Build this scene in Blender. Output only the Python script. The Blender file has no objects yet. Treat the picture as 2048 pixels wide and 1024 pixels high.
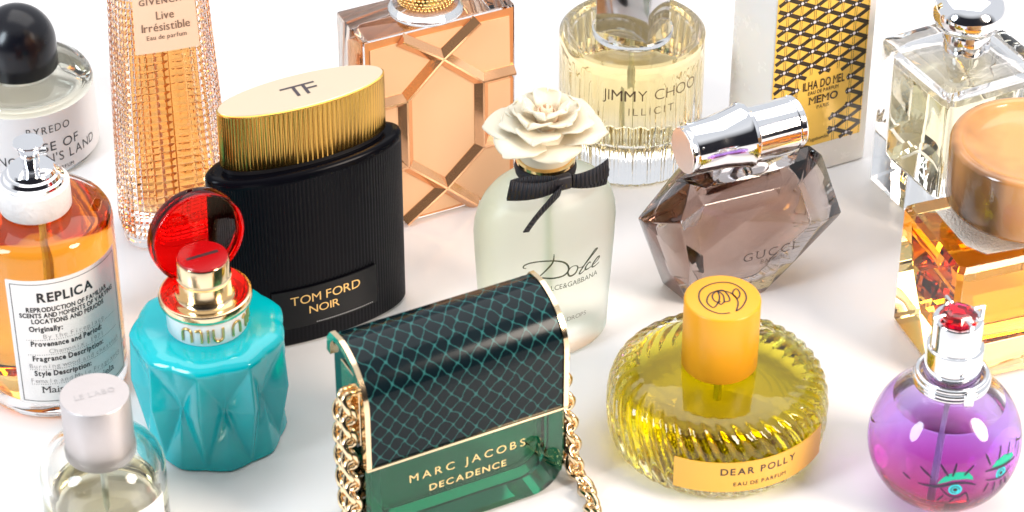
import bpy, bmesh, math, random
from mathutils import Vector, Matrix
random.seed(7)
sc = bpy.context.scene
COL = sc.collection
U = 0.01                                   # everything below is written in centimetres
R = math.radians
PI = math.pi

# ------------------------------------------------------------------ camera
cd = bpy.data.cameras.new('camera')
cam = bpy.data.objects.new('camera', cd); COL.objects.link(cam)
TH, DIST = R(36), 116.0
cam.location = (0, -DIST*math.cos(TH)*U, DIST*math.sin(TH)*U)
cam.rotation_euler = (R(90)-TH, 0, 0)
cd.sensor_width = 36; cd.lens = 36*5600/2048
cd.clip_start = .05; cd.clip_end = 50
cd.dof.use_dof = True; cd.dof.focus_distance = 1.12; cd.dof.aperture_fstop = 20
sc.camera = cam

# ------------------------------------------------------------------ light
w = bpy.data.worlds.new('World'); sc.world = w; w.use_nodes = True
nt = w.node_tree; bg = nt.nodes['Background']
tc = nt.nodes.new('ShaderNodeTexCoord'); sx = nt.nodes.new('ShaderNodeSeparateXYZ')
nt.links.new(tc.outputs['Generated'], sx.inputs[0])
# a white studio that is darker low down behind the camera
cr = nt.nodes.new('ShaderNodeValToRGB'); nt.links.new(sx.outputs['Z'], cr.inputs[0])
e = cr.color_ramp.elements
e[0].position = .62; e[0].color = (.025, .025, .032, 1); e[1].position = .86; e[1].color = (.95, .97, 1, 1)
cr2 = nt.nodes.new('ShaderNodeValToRGB'); nt.links.new(sx.outputs['Y'], cr2.inputs[0]); cr2.color_ramp.interpolation = 'LINEAR'
e = cr2.color_ramp.elements
mr = nt.nodes.new('ShaderNodeMapRange'); mr.inputs[1].default_value = -1; mr.inputs[2].default_value = 1
nt.links.new(sx.outputs['Y'], mr.inputs[0]); nt.links.new(mr.outputs[0], cr2.inputs[0])
e[0].position = .26; e[0].color = (0, 0, 0, 1); e[1].position = .40; e[1].color = (1, 1, 1, 1)
mx = nt.nodes.new('ShaderNodeMixRGB'); nt.links.new(cr2.outputs[0], mx.inputs[0]); nt.links.new(cr.outputs[0], mx.inputs[1])
mx.inputs[2].default_value = (.86, .89, .94, 1)
nt.links.new(mx.outputs[0], bg.inputs[0]); bg.inputs[1].default_value = .90

def area(name, loc, target, sx_, sy_, power, col=(1, 1, 1)):
    d = bpy.data.lights.new(name, 'AREA'); d.shape = 'RECTANGLE' if 'overhead' in name else 'ELLIPSE'; d.size = sx_; d.size_y = sy_
    d.energy = power; d.color = col
    o = bpy.data.objects.new(name, d); COL.objects.link(o); o.location = loc
    o.rotation_euler = (Vector(target)-Vector(loc)).to_track_quat('-Z', 'Y').to_euler()
    return o
area('softbox_overhead', (.1, .45, 1.25), (0, 0, 0), 1.5, 1.1, 10.5, (1, .97, .945))
area('softbox_side', (1.05, -.70, .75), (.05, 0, .03), .45, .8, 26, (1, .87, .75))
area('softbox_side', (-1.0, -.75, .75), (-.05, 0, .03), .40, .8, 15, (.80, .91, 1))

vs = sc.view_settings
sc.display_settings.display_device = 'sRGB'
vs.view_transform = 'Standard'; vs.look = 'None'; vs.exposure = 0; vs.gamma = 1; vs.use_curve_mapping = False
sc.render.engine = 'CYCLES'
cy = sc.cycles
cy.use_denoising = True
cy.max_bounces = 28; cy.transmission_bounces = 26; cy.glossy_bounces = 8; cy.diffuse_bounces = 5
cy.transparent_max_bounces = 8; cy.volume_bounces = 0
cy.caustics_refractive = True; cy.caustics_reflective = True; cy.blur_glossy = .6
cy.sample_clamp_indirect = 6

# ------------------------------------------------------------------ materials
MATS = {}
def newmat(name):
    m = bpy.data.materials.new(name); m.use_nodes = True
    return m, m.node_tree, m.node_tree.nodes, m.node_tree.links
def pbr(name, col, rough=.4, metal=0., coat=0., spec=.5, sss=0., bump=None, trans=0., ior=1.5):
    if name in MATS: return MATS[name]
    m, t, n, l = newmat(name); b = n['Principled BSDF']
    b.inputs['Base Color'].default_value = (*col, 1); b.inputs['Roughness'].default_value = rough
    b.inputs['Metallic'].default_value = metal; b.inputs['Coat Weight'].default_value = coat
    b.inputs['Coat Roughness'].default_value = .04
    b.inputs['Specular IOR Level'].default_value = spec
    b.inputs['Transmission Weight'].default_value = trans; b.inputs['IOR'].default_value = ior
    if sss:
        b.inputs['Subsurface Weight'].default_value = sss
        b.inputs['Subsurface Radius'].default_value = (.006, .004, .003); b.inputs['Subsurface Scale'].default_value = 1
    if metal > .5 or rough < .3:
        t2 = n.new('ShaderNodeTexCoord'); z2 = n.new('ShaderNodeTexNoise'); z2.inputs['Scale'].default_value = 95; z2.inputs['Detail'].default_value = 5
        r2 = n.new('ShaderNodeMapRange'); r2.inputs[1].default_value = .35; r2.inputs[2].default_value = .75
        r2.inputs[3].default_value = rough; r2.inputs[4].default_value = rough+.09
        l.new(t2.outputs['Object'], z2.inputs[0]); l.new(z2.outputs[0], r2.inputs[0]); l.new(r2.outputs[0], b.inputs['Roughness'])
    if bump:
        tx = n.new('ShaderNodeTexCoord'); nz = n.new('ShaderNodeTexNoise'); bp = n.new('ShaderNodeBump')
        nz.inputs['Scale'].default_value = bump[0]; nz.inputs['Detail'].default_value = 4
        bp.inputs['Strength'].default_value = bump[1]; bp.inputs['Distance'].default_value = .001
        l.new(tx.outputs['Object'], nz.inputs[0]); l.new(nz.outputs[0], bp.inputs['Height']); l.new(bp.outputs[0], b.inputs['Normal'])
    MATS[name] = m; return m
def glass(name, ior=1.5, rough=0., tint=None, depth=5., col=(1, 1, 1), wob=None):
    """clear dielectric; tint = transmittance after 'depth' cm of it; wob = (scale, strength) of slight surface waviness"""
    if name in MATS: return MATS[name]
    m, t, n, l = newmat(name); n.remove(n['Principled BSDF']); out = n['Material Output']
    g = n.new('ShaderNodeBsdfGlass'); g.inputs['IOR'].default_value = ior; g.inputs['Roughness'].default_value = rough
    g.inputs['Color'].default_value = (*col, 1); l.new(g.outputs[0], out.inputs['Surface'])
    if wob:
        tx = n.new('ShaderNodeTexCoord'); nz = n.new('ShaderNodeTexNoise'); bp = n.new('ShaderNodeBump')
        nz.inputs['Scale'].default_value = wob[0]; bp.inputs['Strength'].default_value = wob[1]; bp.inputs['Distance'].default_value = .002
        l.new(tx.outputs['Object'], nz.inputs[0]); l.new(nz.outputs[0], bp.inputs['Height']); l.new(bp.outputs[0], g.inputs['Normal'])
    if tint:
        sg = [-math.log(max(c, 1e-4))/(depth*U) for c in tint]; mx = max(sg)
        a = n.new('ShaderNodeVolumeAbsorption'); a.inputs['Density'].default_value = mx
        a.inputs['Color'].default_value = (*[1-s/mx for s in sg], 1); l.new(a.outputs[0], out.inputs['Volume'])
    MATS[name] = m; return m
def liquid(name, tint, depth=5.): return glass(name, .915, 0, tint, depth)

CLEAR = glass('clear_glass', 1.48, wob=(60, .06))
GOLD = pbr('polished_gold', (.93, .66, .30), .12, 1)
PALEGOLD = pbr('pale_gold', (.93, .73, .47), .10, 1)
CHROME = pbr('chrome', (.90, .90, .92), .04, 1)
BLACKINK = pbr('black_ink', (.02, .018, .02), .4)
GREYINK = pbr('grey_ink', (.30, .28, .28), .6)
PAPER = pbr('white_paper', (.82, .79, .77), .55)

# ------------------------------------------------------------------ geometry helpers (verts in cm)
def thing(label, X, Y, rot=0., name='perfume_bottle', cat='perfume bottle', group='perfume bottles on the white table'):
    o = bpy.data.objects.new(name, None); COL.objects.link(o)
    o.location = (X*U, Y*U, .03*U); o.rotation_euler = (0, 0, R(rot)); o.empty_display_size = .02
    o['label'] = label; o['category'] = cat; o['group'] = group
    return o
def add(name, geo, mat, parent=None, ang=35, uv=None, loc=None, mats=None, fmat=None, label=None):
    v, f = geo
    me = bpy.data.meshes.new(name)
    me.from_pydata([(a*U, b*U, c*U) for a, b, c in v], [], f); me.validate()
    for m in (mats or [mat]): me.materials.append(m)
    if fmat:
        for p, k in zip(me.polygons, fmat): p.material_index = k
    if ang:
        me.polygons.foreach_set('use_smooth', [True]*len(me.polygons))
        if ang < 180: me.set_sharp_from_angle(angle=R(ang))
    if uv:
        ul = me.uv_layers.new(name='UVMap')
        for lp in me.loops: ul.data[lp.index].uv = uv[lp.vertex_index]
    me.update()
    o = bpy.data.objects.new(name, me); COL.objects.link(o)
    if parent: o.parent = parent
    if loc: o.location = [c*U for c in loc]
    if label: o['label'] = label
    return o
def join(*gs):
    V, F = [], []
    for v, f in gs:
        k = len(V); V += list(v); F += [tuple(i+k for i in q) for q in f]
    return V, F
def flip(g): return g[0], [tuple(reversed(q)) for q in g[1]]
def move(g, d=(0, 0, 0), rz=0., M=None):
    mm = M or (Matrix.Translation(d) @ Matrix.Rotation(R(rz), 4, 'Z'))
    return [tuple(mm @ Vector(p)) for p in g[0]], g[1]
def loft(rings, cap0=True, cap1=True, closed=True):
    n = len(rings[0]); V = [p for r in rings for p in r]; F = []
    for i in range(len(rings)-1):
        for j in range(n if closed else n-1):
            k = (j+1) % n
            F.append((i*n+j, i*n+k, (i+1)*n+k, (i+1)*n+j))
    if cap0: F.append(tuple(reversed(range(n))))
    if cap1: F.append(tuple(range((len(rings)-1)*n, len(rings)*n)))
    return V, F
def circ(r, z, n=72, rf=None, cx=0, cy_=0):
    return [(cx+(r*(rf(2*PI*k/n) if rf else 1))*math.cos(2*PI*k/n), cy_+(r*(rf(2*PI*k/n) if rf else 1))*math.sin(2*PI*k/n), z) for k in range(n)]
def lathe(prof, n=72, rf=None):
    """closed turned solid; (r, z) from the bottom pole up; flat ends get a cap"""
    return loft([circ(max(r, 1e-3), z, n, rf) for r, z in prof])
def ellr(a, b, z, n=96, rf=None):
    return [(a*(rf(k) if rf else 1)*math.cos(2*PI*k/n), b*(rf(k) if rf else 1)*math.sin(2*PI*k/n), z) for k in range(n)]
def rrect(a, b, r, z, n=6):
    P = []
    for cx, cy_, s in ((a-r, b-r, 0), (-a+r, b-r, 90), (-a+r, -b+r, 180), (a-r, -b+r, 270)):
        for k in range(n+1):
            t = R(s+90*k/n); P.append((cx+r*math.cos(t), cy_+r*math.sin(t), z))
    return P
def box(x0, x1, y0, y1, z0, z1, bev=0., seg=2):
    bm = bmesh.new(); bmesh.ops.create_cube(bm, size=1)
    for v in bm.verts: v.co = ((x0+x1)/2+v.co.x*(x1-x0), (y0+y1)/2+v.co.y*(y1-y0), (z0+z1)/2+v.co.z*(z1-z0))
    if bev: bmesh.ops.bevel(bm, geom=bm.edges[:], offset=bev, segments=seg, affect='EDGES', profile=.5)
    return bm_geo(bm)
def bm_geo(bm):
    bmesh.ops.recalc_face_normals(bm, faces=bm.faces[:])
    bm.verts.index_update()
    g = [tuple(v.co) for v in bm.verts], [tuple(v.index for v in f.verts) for f in bm.faces]; bm.free(); return g
def hull(pts, bev=0., seg=2):
    bm = bmesh.new()
    for p in pts: bm.verts.new(p)
    r = bmesh.ops.convex_hull(bm, input=bm.verts[:])
    bmesh.ops.delete(bm, geom=[v for v in bm.verts if not v.link_faces], context='VERTS')
    bmesh.ops.dissolve_limit(bm, angle_limit=R(4), verts=bm.verts[:], edges=bm.edges[:])
    if bev: bmesh.ops.bevel(bm, geom=bm.edges[:], offset=bev, segments=seg, affect='EDGES', profile=.5, clamp_overlap=True)
    return bm_geo(bm)
def tube(path, r, n=8, closed=False, flat=1.):
    P = [Vector(p) for p in path]; N = len(P); rings = []
    prev = None
    for i in range(N):
        a = P[(i-1) % N] if (closed or i) else P[0]; b = P[(i+1) % N] if (closed or i < N-1) else P[-1]
        t = (b-a).normalized()
        if prev is None: nn = t.orthogonal().normalized()
        else: nn = (prev-t*prev.dot(t)).normalized()
        prev = nn; bn = t.cross(nn)
        rr = r[i] if isinstance(r, (list, tuple)) else r
        rings.append([tuple(P[i]+(nn*math.cos(2*PI*k/n)+bn*math.sin(2*PI*k/n)*flat)*rr) for k in range(n)])
    if closed: rings.append(rings[0]); return loft(rings, False, False)
    return loft(rings)
def extrude_poly(pts, f0, f1):
    """pts: 2-D outline; f0/f1 map (u, v) to the back and front 3-D points"""
    n = len(pts); a = sum(pts[i][0]*pts[(i+1) % n][1]-pts[(i+1) % n][0]*pts[i][1] for i in range(n))
    if a < 0: pts = pts[::-1]
    V = [f0(*p) for p in pts]+[f1(*p) for p in pts]
    F = [tuple(reversed(range(n))), tuple(range(n, 2*n))]+[(i, (i+1) % n, n+(i+1) % n, n+i) for i in range(n)]
    return V, F

# ---- lettering
def glyphs(s, bold=0.):
    c = bpy.data.curves.new('lettering', 'FONT'); c.body = s; c.resolution_u = 4; c.offset = bold
    o = bpy.data.objects.new('lettering', c)
    me = bpy.data.meshes.new_from_object(o)
    v = [(p.co.x, p.co.y) for p in me.vertices]; f = [tuple(p.vertices) for p in me.polygons]
    bpy.data.objects.remove(o); bpy.data.curves.remove(c); bpy.data.meshes.remove(me)
    return v, f
_cap = None
def layout(s, bold=0., spacing=0., serif=False, mono=False):
    """flat lettering, cap height 1, starting at x = 0"""
    global _cap
    if _cap is None: _cap = max(y for x, y in glyphs('H')[0])
    V, F, x = [], [], 0.
    for ch in s:
        if ch == ' ': x += .42+spacing; continue
        v, f = glyphs(ch, 0. if ch == 'M' else bold); v = [(a/_cap, b/_cap) for a, b in v]
        if not v: continue
        x0 = min(a for a, b in v); x1 = max(a for a, b in v)
        cell = .72
        dx = x-x0+((cell-(x1-x0))/2 if mono else 0)
        if serif:
            ext, th = .09, .07
            for yy, skip, sgn in ((0., 'OCGSQJUDBY.,&', 1), (1., 'OCGSQADB&', -1)):
                if ch in skip or (ch.islower() and sgn < 0): continue
                xs = sorted(a for a, b in v if abs(b-yy) < .02); cl = []
                for q in xs:
                    if cl and q-cl[-1][1] < .3: cl[-1][1] = q
                    else: cl.append([q, q])
                for a, b in cl:
                    if b-a > .45: continue
                    k = len(v); v += [(a-ext, yy), (b+ext, yy), (b+ext, yy+sgn*th), (a-ext, yy+sgn*th)]
                    f.append((k, k+1, k+2, k+3))
        k = len(V); V += [(a+dx, b) for a, b in v]; F += [tuple(i+k for i in q) for q in f]
        x += (cell if mono else x1-x0)+.13+spacing
    return V, F
def flatgeo(lines):
    """lines: (string, x, y, width, height, align, options); returns one flat mesh"""
    V, F = [], []
    for s, x, y, wd, h, al, op in lines:
        v, f = layout(s, **op)
        x0 = min(a for a, b in v); x1 = max(a for a, b in v)
        sx_ = wd/(x1-x0) if wd else h
        off = {'c': -(x0+x1)/2, 'l': -x0, 'r': -x1}[al]
        k = len(V); V += [(x+(a+off)*sx_, y+b*h) for a, b in v]; F += [tuple(i+k for i in q) for q in f]
    return V, F
def stroke(pts, w0, closed=False, w1=None):
    """flat pen stroke of varying width through 2-D points (smoothed)"""
    P = [Vector(p) for p in pts]; Q = []
    n = len(P)
    for i in range(n-1):
        p0, p1, p2, p3 = P[max(i-1, 0)], P[i], P[i+1], P[min(i+2, n-1)]
        for k in range(5):
            t = k/5
            Q.append(.5*((2*p1)+(p2-p0)*t+(2*p0-5*p1+4*p2-p3)*t*t+(3*p1-p0-3*p2+p3)*t**3))
    Q.append(P[-1]); V, F = [], []
    N = len(Q)
    for i, q in enumerate(Q):
        t = (Q[min(i+1, N-1)]-Q[max(i-1, 0)])
        t = t.normalized() if t.length else Vector((1, 0))
        nn = Vector((-t.y, t.x))
        ww = w0 if w1 is None else w0+(w1-w0)*math.sin(PI*i/(N-1))
        V += [tuple(q+nn*ww/2), tuple(q-nn*ww/2)]
        if i: F.append((2*i-2, 2*i-1, 2*i+1, 2*i))
    return V, F
def decal(name, flat, mp, mat, parent, step=.12, label=None):
    bm = bmesh.new(); vs_ = [bm.verts.new((a, b, 0)) for a, b in flat[0]]
    for q in flat[1]:
        try: bm.faces.new([vs_[i] for i in q])
        except ValueError: pass
    if step:
        bmesh.ops.triangulate(bm, faces=bm.faces[:])
        for _ in range(6):
            ed = [e_ for e_ in bm.edges if e_.calc_length() > step]
            if not ed: break
            bmesh.ops.subdivide_edges(bm, edges=ed, cuts=1, use_grid_fill=False)
            bmesh.ops.triangulate(bm, faces=[f_ for f_ in bm.faces if len(f_.verts) > 3])
    bm.verts.index_update()
    g = [mp(v.co.x, v.co.y) for v in bm.verts], [tuple(v.index for v in f_.verts) for f_ in bm.faces]
    bm.free()
    return add(name, g, mat, parent, ang=0, label=label)
def cylmap(Rr, z0=0., off=.012, az=0.):
    return lambda x, y: ((Rr+off)*math.sin(R(az)+x/Rr), -(Rr+off)*math.cos(R(az)+x/Rr), z0+y)
def facemap(y0, x0=0., z0=0., off=.012): return lambda x, y: (x0+x, y0-off, z0+y)
def topmap(z0, x0=0., y0=0., rot=0., off=.012):
    c, s = math.cos(R(rot)), math.sin(R(rot))
    return lambda x, y: (x0+x*c-y*s, y0+x*s+y*c, z0+off)
def patch(x0, x1, y0, y1, nx=24, ny=1, thick=0.):
    V = [(x0+(x1-x0)*i/nx, y0+(y1-y0)*j/ny) for j in range(ny+1) for i in range(nx+1)]
    F = [(j*(nx+1)+i, j*(nx+1)+i+1, (j+1)*(nx+1)+i+1, (j+1)*(nx+1)+i) for j in range(ny) for i in range(nx)]
    return V, F
def frame2d(x0, x1, y0, y1, t, nx=24):
    return jo2(patch(x0, x1, y0, y0+t, nx), patch(x0, x1, y1-t, y1, nx), patch(x0, x0+t, y0+t, y1-t, 1), patch(x1-t, x1, y0+t, y1-t, 1))
def jo2(*gs): return join(*gs)
def wrapplate(name, x0, x1, z0, z1, mp0, mp1, mat, parent, n=28, label=None):
    """a thin plate that follows a curved wall: mp0 inner skin, mp1 outer skin"""
    V, F = [], []
    for i in range(n+1):
        x = x0+(x1-x0)*i/n
        V += [mp0(x, z0), mp1(x, z0), mp1(x, z1), mp0(x, z1)]
        if i:
            a = 4*(i-1); b = 4*i
            for k in range(4): F.append((a+k, b+k, b+(k+1) % 4, a+(k+1) % 4)[::-1] if False else (a+k, b+k, b+(k+1) % 4, a+(k+1) % 4))
    F += [(3, 2, 1, 0), (4*n, 4*n+1, 4*n+2, 4*n+3)]
    return add(name, (V, F), mat, parent, ang=40, label=label)
def fil(r, z0, z1, k=.2, n=5):
    """profile of a cylinder with rounded rims"""
    P = [(1e-3, z0)]
    for i in range(n+1):
        t = PI/2*i/n; P.append((r-k+k*math.sin(t), z0+k-k*math.cos(t)))
    for i in range(n+1):
        t = PI/2*i/n; P.append((r-k+k*math.cos(t), z1-k+k*math.sin(t)))
    return P+[(1e-3, z1)]

# ------------------------------------------------------------------ the table
m, t, n, l = newmat('white_tabletop')
b = n['Principled BSDF']; b.inputs['Roughness'].default_value = .2; b.inputs['Specular IOR Level'].default_value = .35
tx = n.new('ShaderNodeTexCoord'); nz = n.new('ShaderNodeTexNoise'); nz.inputs['Scale'].default_value = 2.2; nz.inputs['Detail'].default_value = 1
rp = n.new('ShaderNodeValToRGB'); rp.color_ramp.elements[0].color = (.815, .805, .82, 1); rp.color_ramp.elements[1].color = (.845, .815, .80, 1)
rp.color_ramp.elements[0].position = .35; rp.color_ramp.elements[1].position = .65
l.new(tx.outputs['Object'], nz.inputs[0]); l.new(nz.outputs[0], rp.inputs[0]); l.new(rp.outputs[0], b.inputs['Base Color'])
tab = add('tabletop', box(-150, 150, -120, 160, -3, 0), m, ang=0)
tab['kind'] = 'structure'

# ------------------------------------------------------------------ 1  round bottle, black dome stopper
def black_dome():
    t = thing('round clear perfume bottle with black dome cap and white label, behind the amber pump bottle', -21.13, 8.35, 28)
    body = [(1e-3, 0), (2.7, 0), (2.93, .08), (3.03, .3), (3.03, 3.25), (2.98, 3.5), (2.85, 3.68), (2.6, 3.78), (1.4, 3.8), (1.25, 3.85), (1.2, 4.1), (1e-3, 4.1)]
    add('glass_bottle', lathe(body), CLEAR, t)
    add('perfume', lathe([(1e-3, .5), (2.45, .5), (2.68, .7), (2.72, 1.0), (2.72, 3.0), (2.6, 3.25), (2.2, 3.4), (1e-3, 3.42)]), liquid('pale_liquid', (.96, .93, .76), 6), t)
    add('collar', lathe([(1.26, 3.81), (1.4, 3.81), (1.4, 4.0), (1.26, 4.0)]), pbr('silver', (.8, .8, .8), .25, 1), t)
    P = [(1e-3, 4.02), (1.5, 4.02), (1.6, 4.06), (1.63, 4.14), (1.64, 5.2)]
    for k in range(1, 13):
        a = PI/2*k/12; P.append((max(1.64*math.cos(a), 1e-3), 5.2+1.72*math.sin(a)))
    add('dome_cap', lathe(P), pbr('black_lacquer', (.006, .006, .010), .2, 0, 0, .4), t, ang=60)
    lab = wrapplate('label', -6.6, 6.6, .28, 3.24, cylmap(3.03, 0, .004), cylmap(3.03, 0, .02), pbr('frosted_label', (.80, .765, .755), .5), t, 60)
    L = [('BYREDO', 0, 2.33, 1.95, .36, 'c', dict(spacing=.16, bold=-.004)), ('ROSE OF', 0, 1.42, 2.75, .44, 'c', dict(spacing=.1)),
         ("NO MAN'S LAND", .05, .82, 4.75, .44, 'c', dict(spacing=.1)), ('EAU DE PARFUM', 0, .36, 2.0, .16, 'c', dict(spacing=.15))]
    decal('lettering', flatgeo(L), cylmap(3.03, 0, .03), BLACKINK, lab)
black_dome()

# ------------------------------------------------------------------ 2  tall quilted glass bottle
def quilted():
    t = thing('tall tapered perfume bottle of diamond quilted glass holding orange perfume, behind the red disc', -14.1, 2.3, 17)
    nc, nr, H = 44, 33, 12.4
    def sect(k, z, g=0.):
        a0 = 2*PI*k; s = 1-.20*(z/H)**1.25
        ex = .62; c, s_ = math.cos(a0), math.sin(a0)
        A, B = 2.30*s-g, 1.70*s-g
        return Vector((A*math.copysign(abs(c)**ex, c), B*math.copysign(abs(s_)**ex, s_), z))
    V, F = [], []
    z0, z1 = .5, H-.3
    # quilted wall: a small pyramid in every cell of a sheared grid
    for i in range(nr+1):
        for j in range(nc):
            z = z0+(z1-z0)*i/nr
            p = sect(j/nc, z); V.append(tuple(p))
    for i in range(nr):
        for j in range(nc):
            a, b_ = i*nc+j, i*nc+(j+1) % nc; c_, d = (i+1)*nc+(j+1) % nc, (i+1)*nc+j
            mid = sect((j+.5)/nc, z0+(z1-z0)*(i+.5)/nr); o = Vector((mid.x/2.3**2, mid.y/1.7**2, 0)).normalized()
            k = len(V); q4 = [Vector(V[x]) for x in (a, b_, c_, d)]
            h_ = .075 if mid.y < .9 else .02
            V += [tuple(mid+(p-mid)*.50+o*h_) for p in q4]
            F += [(k, k+1, k+2, k+3)]+[((a, b_, c_, d)[x], (a, b_, c_, d)[(x+1) % 4], k+(x+1) % 4, k+x) for x in range(4)]
    def ring(z, g): return [tuple(sect(j/nc, z, g)) for j in range(nc)]
    base = len(V); lo = ring(.05, .05); lo2 = ring(0, .25)
    V += lo+lo2
    for j in range(nc):
        q = (j+1) % nc
        F += [(base+j, base+q, q, j), (base+nc+j, base+nc+q, base+q, base+j)]
    F.append(tuple(reversed(range(base+nc, base+2*nc))))
    top = len(V); V += ring(H, .6); o0 = nr*nc
    for j in range(nc):
        q = (j+1) % nc; F.append((o0+j, o0+q, top+q, top+j))
    F.append(tuple(range(top, top+nc)))
    add('glass_bottle', (V, F), glass('quilted_glass', 1.46, 0, (.97, .90, .87), 5), t, ang=12)
    rings = []
    for z, g in ((1.25, .9), (1.3, .65), (1.6, .5), (11.2, .42), (11.3, .6)): rings.append([tuple(sect(j/nc, z, g)) for j in range(nc)])
    add('perfume', loft(rings), liquid('orange_liquid', (.99, .50, .14), 2.4), t)
    add('dip_tube', tube([(0, 0, 1.5), (.05, 0, 11)], .13), pbr('tube_plastic', (.85, .45, .15), .4), t)
    add('cap', loft([rrect(1.1, .9, .4, z) for z in (H+.02, H+3.2)]), PALEGOLD, t)
    pl = lambda y: (lambda x, z: (x*(1-.20*(z/H)**1.25)/.85, -(1.70*(1-.20*(z/H)**1.25))-y-.02+.03*x*x, z))
    lab = wrapplate('label', -1.28, 1.28, 9.45, 12.25, pl(.02), pl(.10), pbr('peach_label', (.86, .62, .45), .4), t, 12)
    ink = pbr('brown_ink', (.20, .11, .08), .5)
    L = [('GIVENCHY', 0, 11.62, 2.05, .25, 'c', dict(spacing=.18, bold=.012)), ('Live', .0, 10.93, .72, .36, 'c', {}),
         ('Irrésistible', .0, 10.42, 1.95, .36, 'c', dict(spacing=.03)), ('Eau de parfum', 0, 10.05, 1.6, .2, 'c', dict(spacing=.05))]
    decal('lettering', flatgeo(L), pl(.12), ink, lab)
quilted()

# ------------------------------------------------------------------ 3  black ribbed oval bottle with fluted gold cap
def black_oval():
    t = thing('black ribbed oval perfume bottle with fluted oval gold cap and gold lettering', -8.0, -4.34, 26.5)
    A, B, H = 4.05, 1.42, 8.15
    n = 150*6
    rib = lambda amp: (lambda k: 1+amp*(abs(math.sin(PI*k/6))-.6))
    rf = lambda k: 1+.008*(abs(math.sin(PI*k/6))-1)
    R_ = [ellr(A-.3, B-.3, 0, n), ellr(A-.05, B-.06, .06, n), ellr(A, B, .15, n, rf), ellr(A, B, H-.42, n, rf), ellr(A+.01, B+.01, H-.38, n), ellr(A, B, H-.15, n), ellr(A-.06, B-.06, H-.05, n), ellr(A-.16, B-.16, H, n), ellr(A-.4, B-.35, H+.01, n)]
    body = add('ribbed_bottle', loft(R_), pbr('black_glass', (.003, .003, .005), .16, 0, 0, .07), t, ang=50)
    add('neck_plate', loft([ellr(3.3, 1.02, H+.012, 96), ellr(3.3, 1.02, H+.22, 96)]), pbr('black_satin', (.012, .011, .013), .35), t)
    a, b_, z0, z1 = 3.42, 1.16, H+.23, H+2.72; n = 104*6
    rf = lambda k: 1+.027*(abs(math.sin(PI*k/6))**.7-1)
    cap = add('gold_cap', loft([ellr(a-.06, b_-.05, z0, n), ellr(a, b_, z0+.04, n, rf), ellr(a, b_, z1-.09, n, rf), ellr(a, b_, z1-.08, n), ellr(a, b_, z1-.03, n), ellr(a-.05, b_-.05, z1, n)]),
              pbr('cap_gold', (.82, .47, .11), .17, 1), t, ang=50)
    add('cap_plate', loft([ellr(a-.06, b_-.06, z1+.002, 96), ellr(a-.07, b_-.07, z1+.02, 96)]), pbr('brushed_pale_gold', (.68, .57, .43), .45, .75), cap)
    bar = lambda x0, x1, y0, y1, s=0: ([(x0, y0), (x1, y0), (x1+s, y1), (x0+s, y1)], [(0, 1, 2, 3)])
    mono = join(bar(-.68, .72, .26, .35), bar(-.22, -.09, -.37, .26), bar(.18, .31, -.37, .26), bar(.31, .72, -.06, .04))
    decal('monogram', mono, topmap(z1+.02, -.05, .03), pbr('dark_ink', (.05, .035, .045), .35), cap, 0)
    # plaque low on the front, following the oval wall
    tt = [i/400 for i in range(401)]
    def sm(off):
        def f(x, y):
            q = x/(A+.02); return ((A+off)*q, -(B+off)*math.sqrt(max(1-q*q, 0)), y)
        return f
    lab = wrapplate('plaque', -2.15, 2.3, .92, 2.75, sm(-.03), sm(.05), pbr('plaque_black', (.006, .006, .007), .35, 0, 0, .25), t, 40)
    L = [('TOM FORD', .05, 2.04, 2.95, .40, 'c', dict(bold=.003)), ('NOIR', -.05, 1.50, 1.28, .36, 'c', dict(bold=.003))]
    decal('lettering', flatgeo(L), sm(.065), pbr('gold_ink', (.86, .55, .20), .3, .6), lab)
    dots = join(*[patch(x, x+.035, 1.0, 1.04, 1) for x in [-.4+.09*i for i in range(28)]])
    decal('dotted_line', dots, sm(.065), pbr('silver_ink', (.75, .75, .75), .4), lab, 0)
black_oval()

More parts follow.
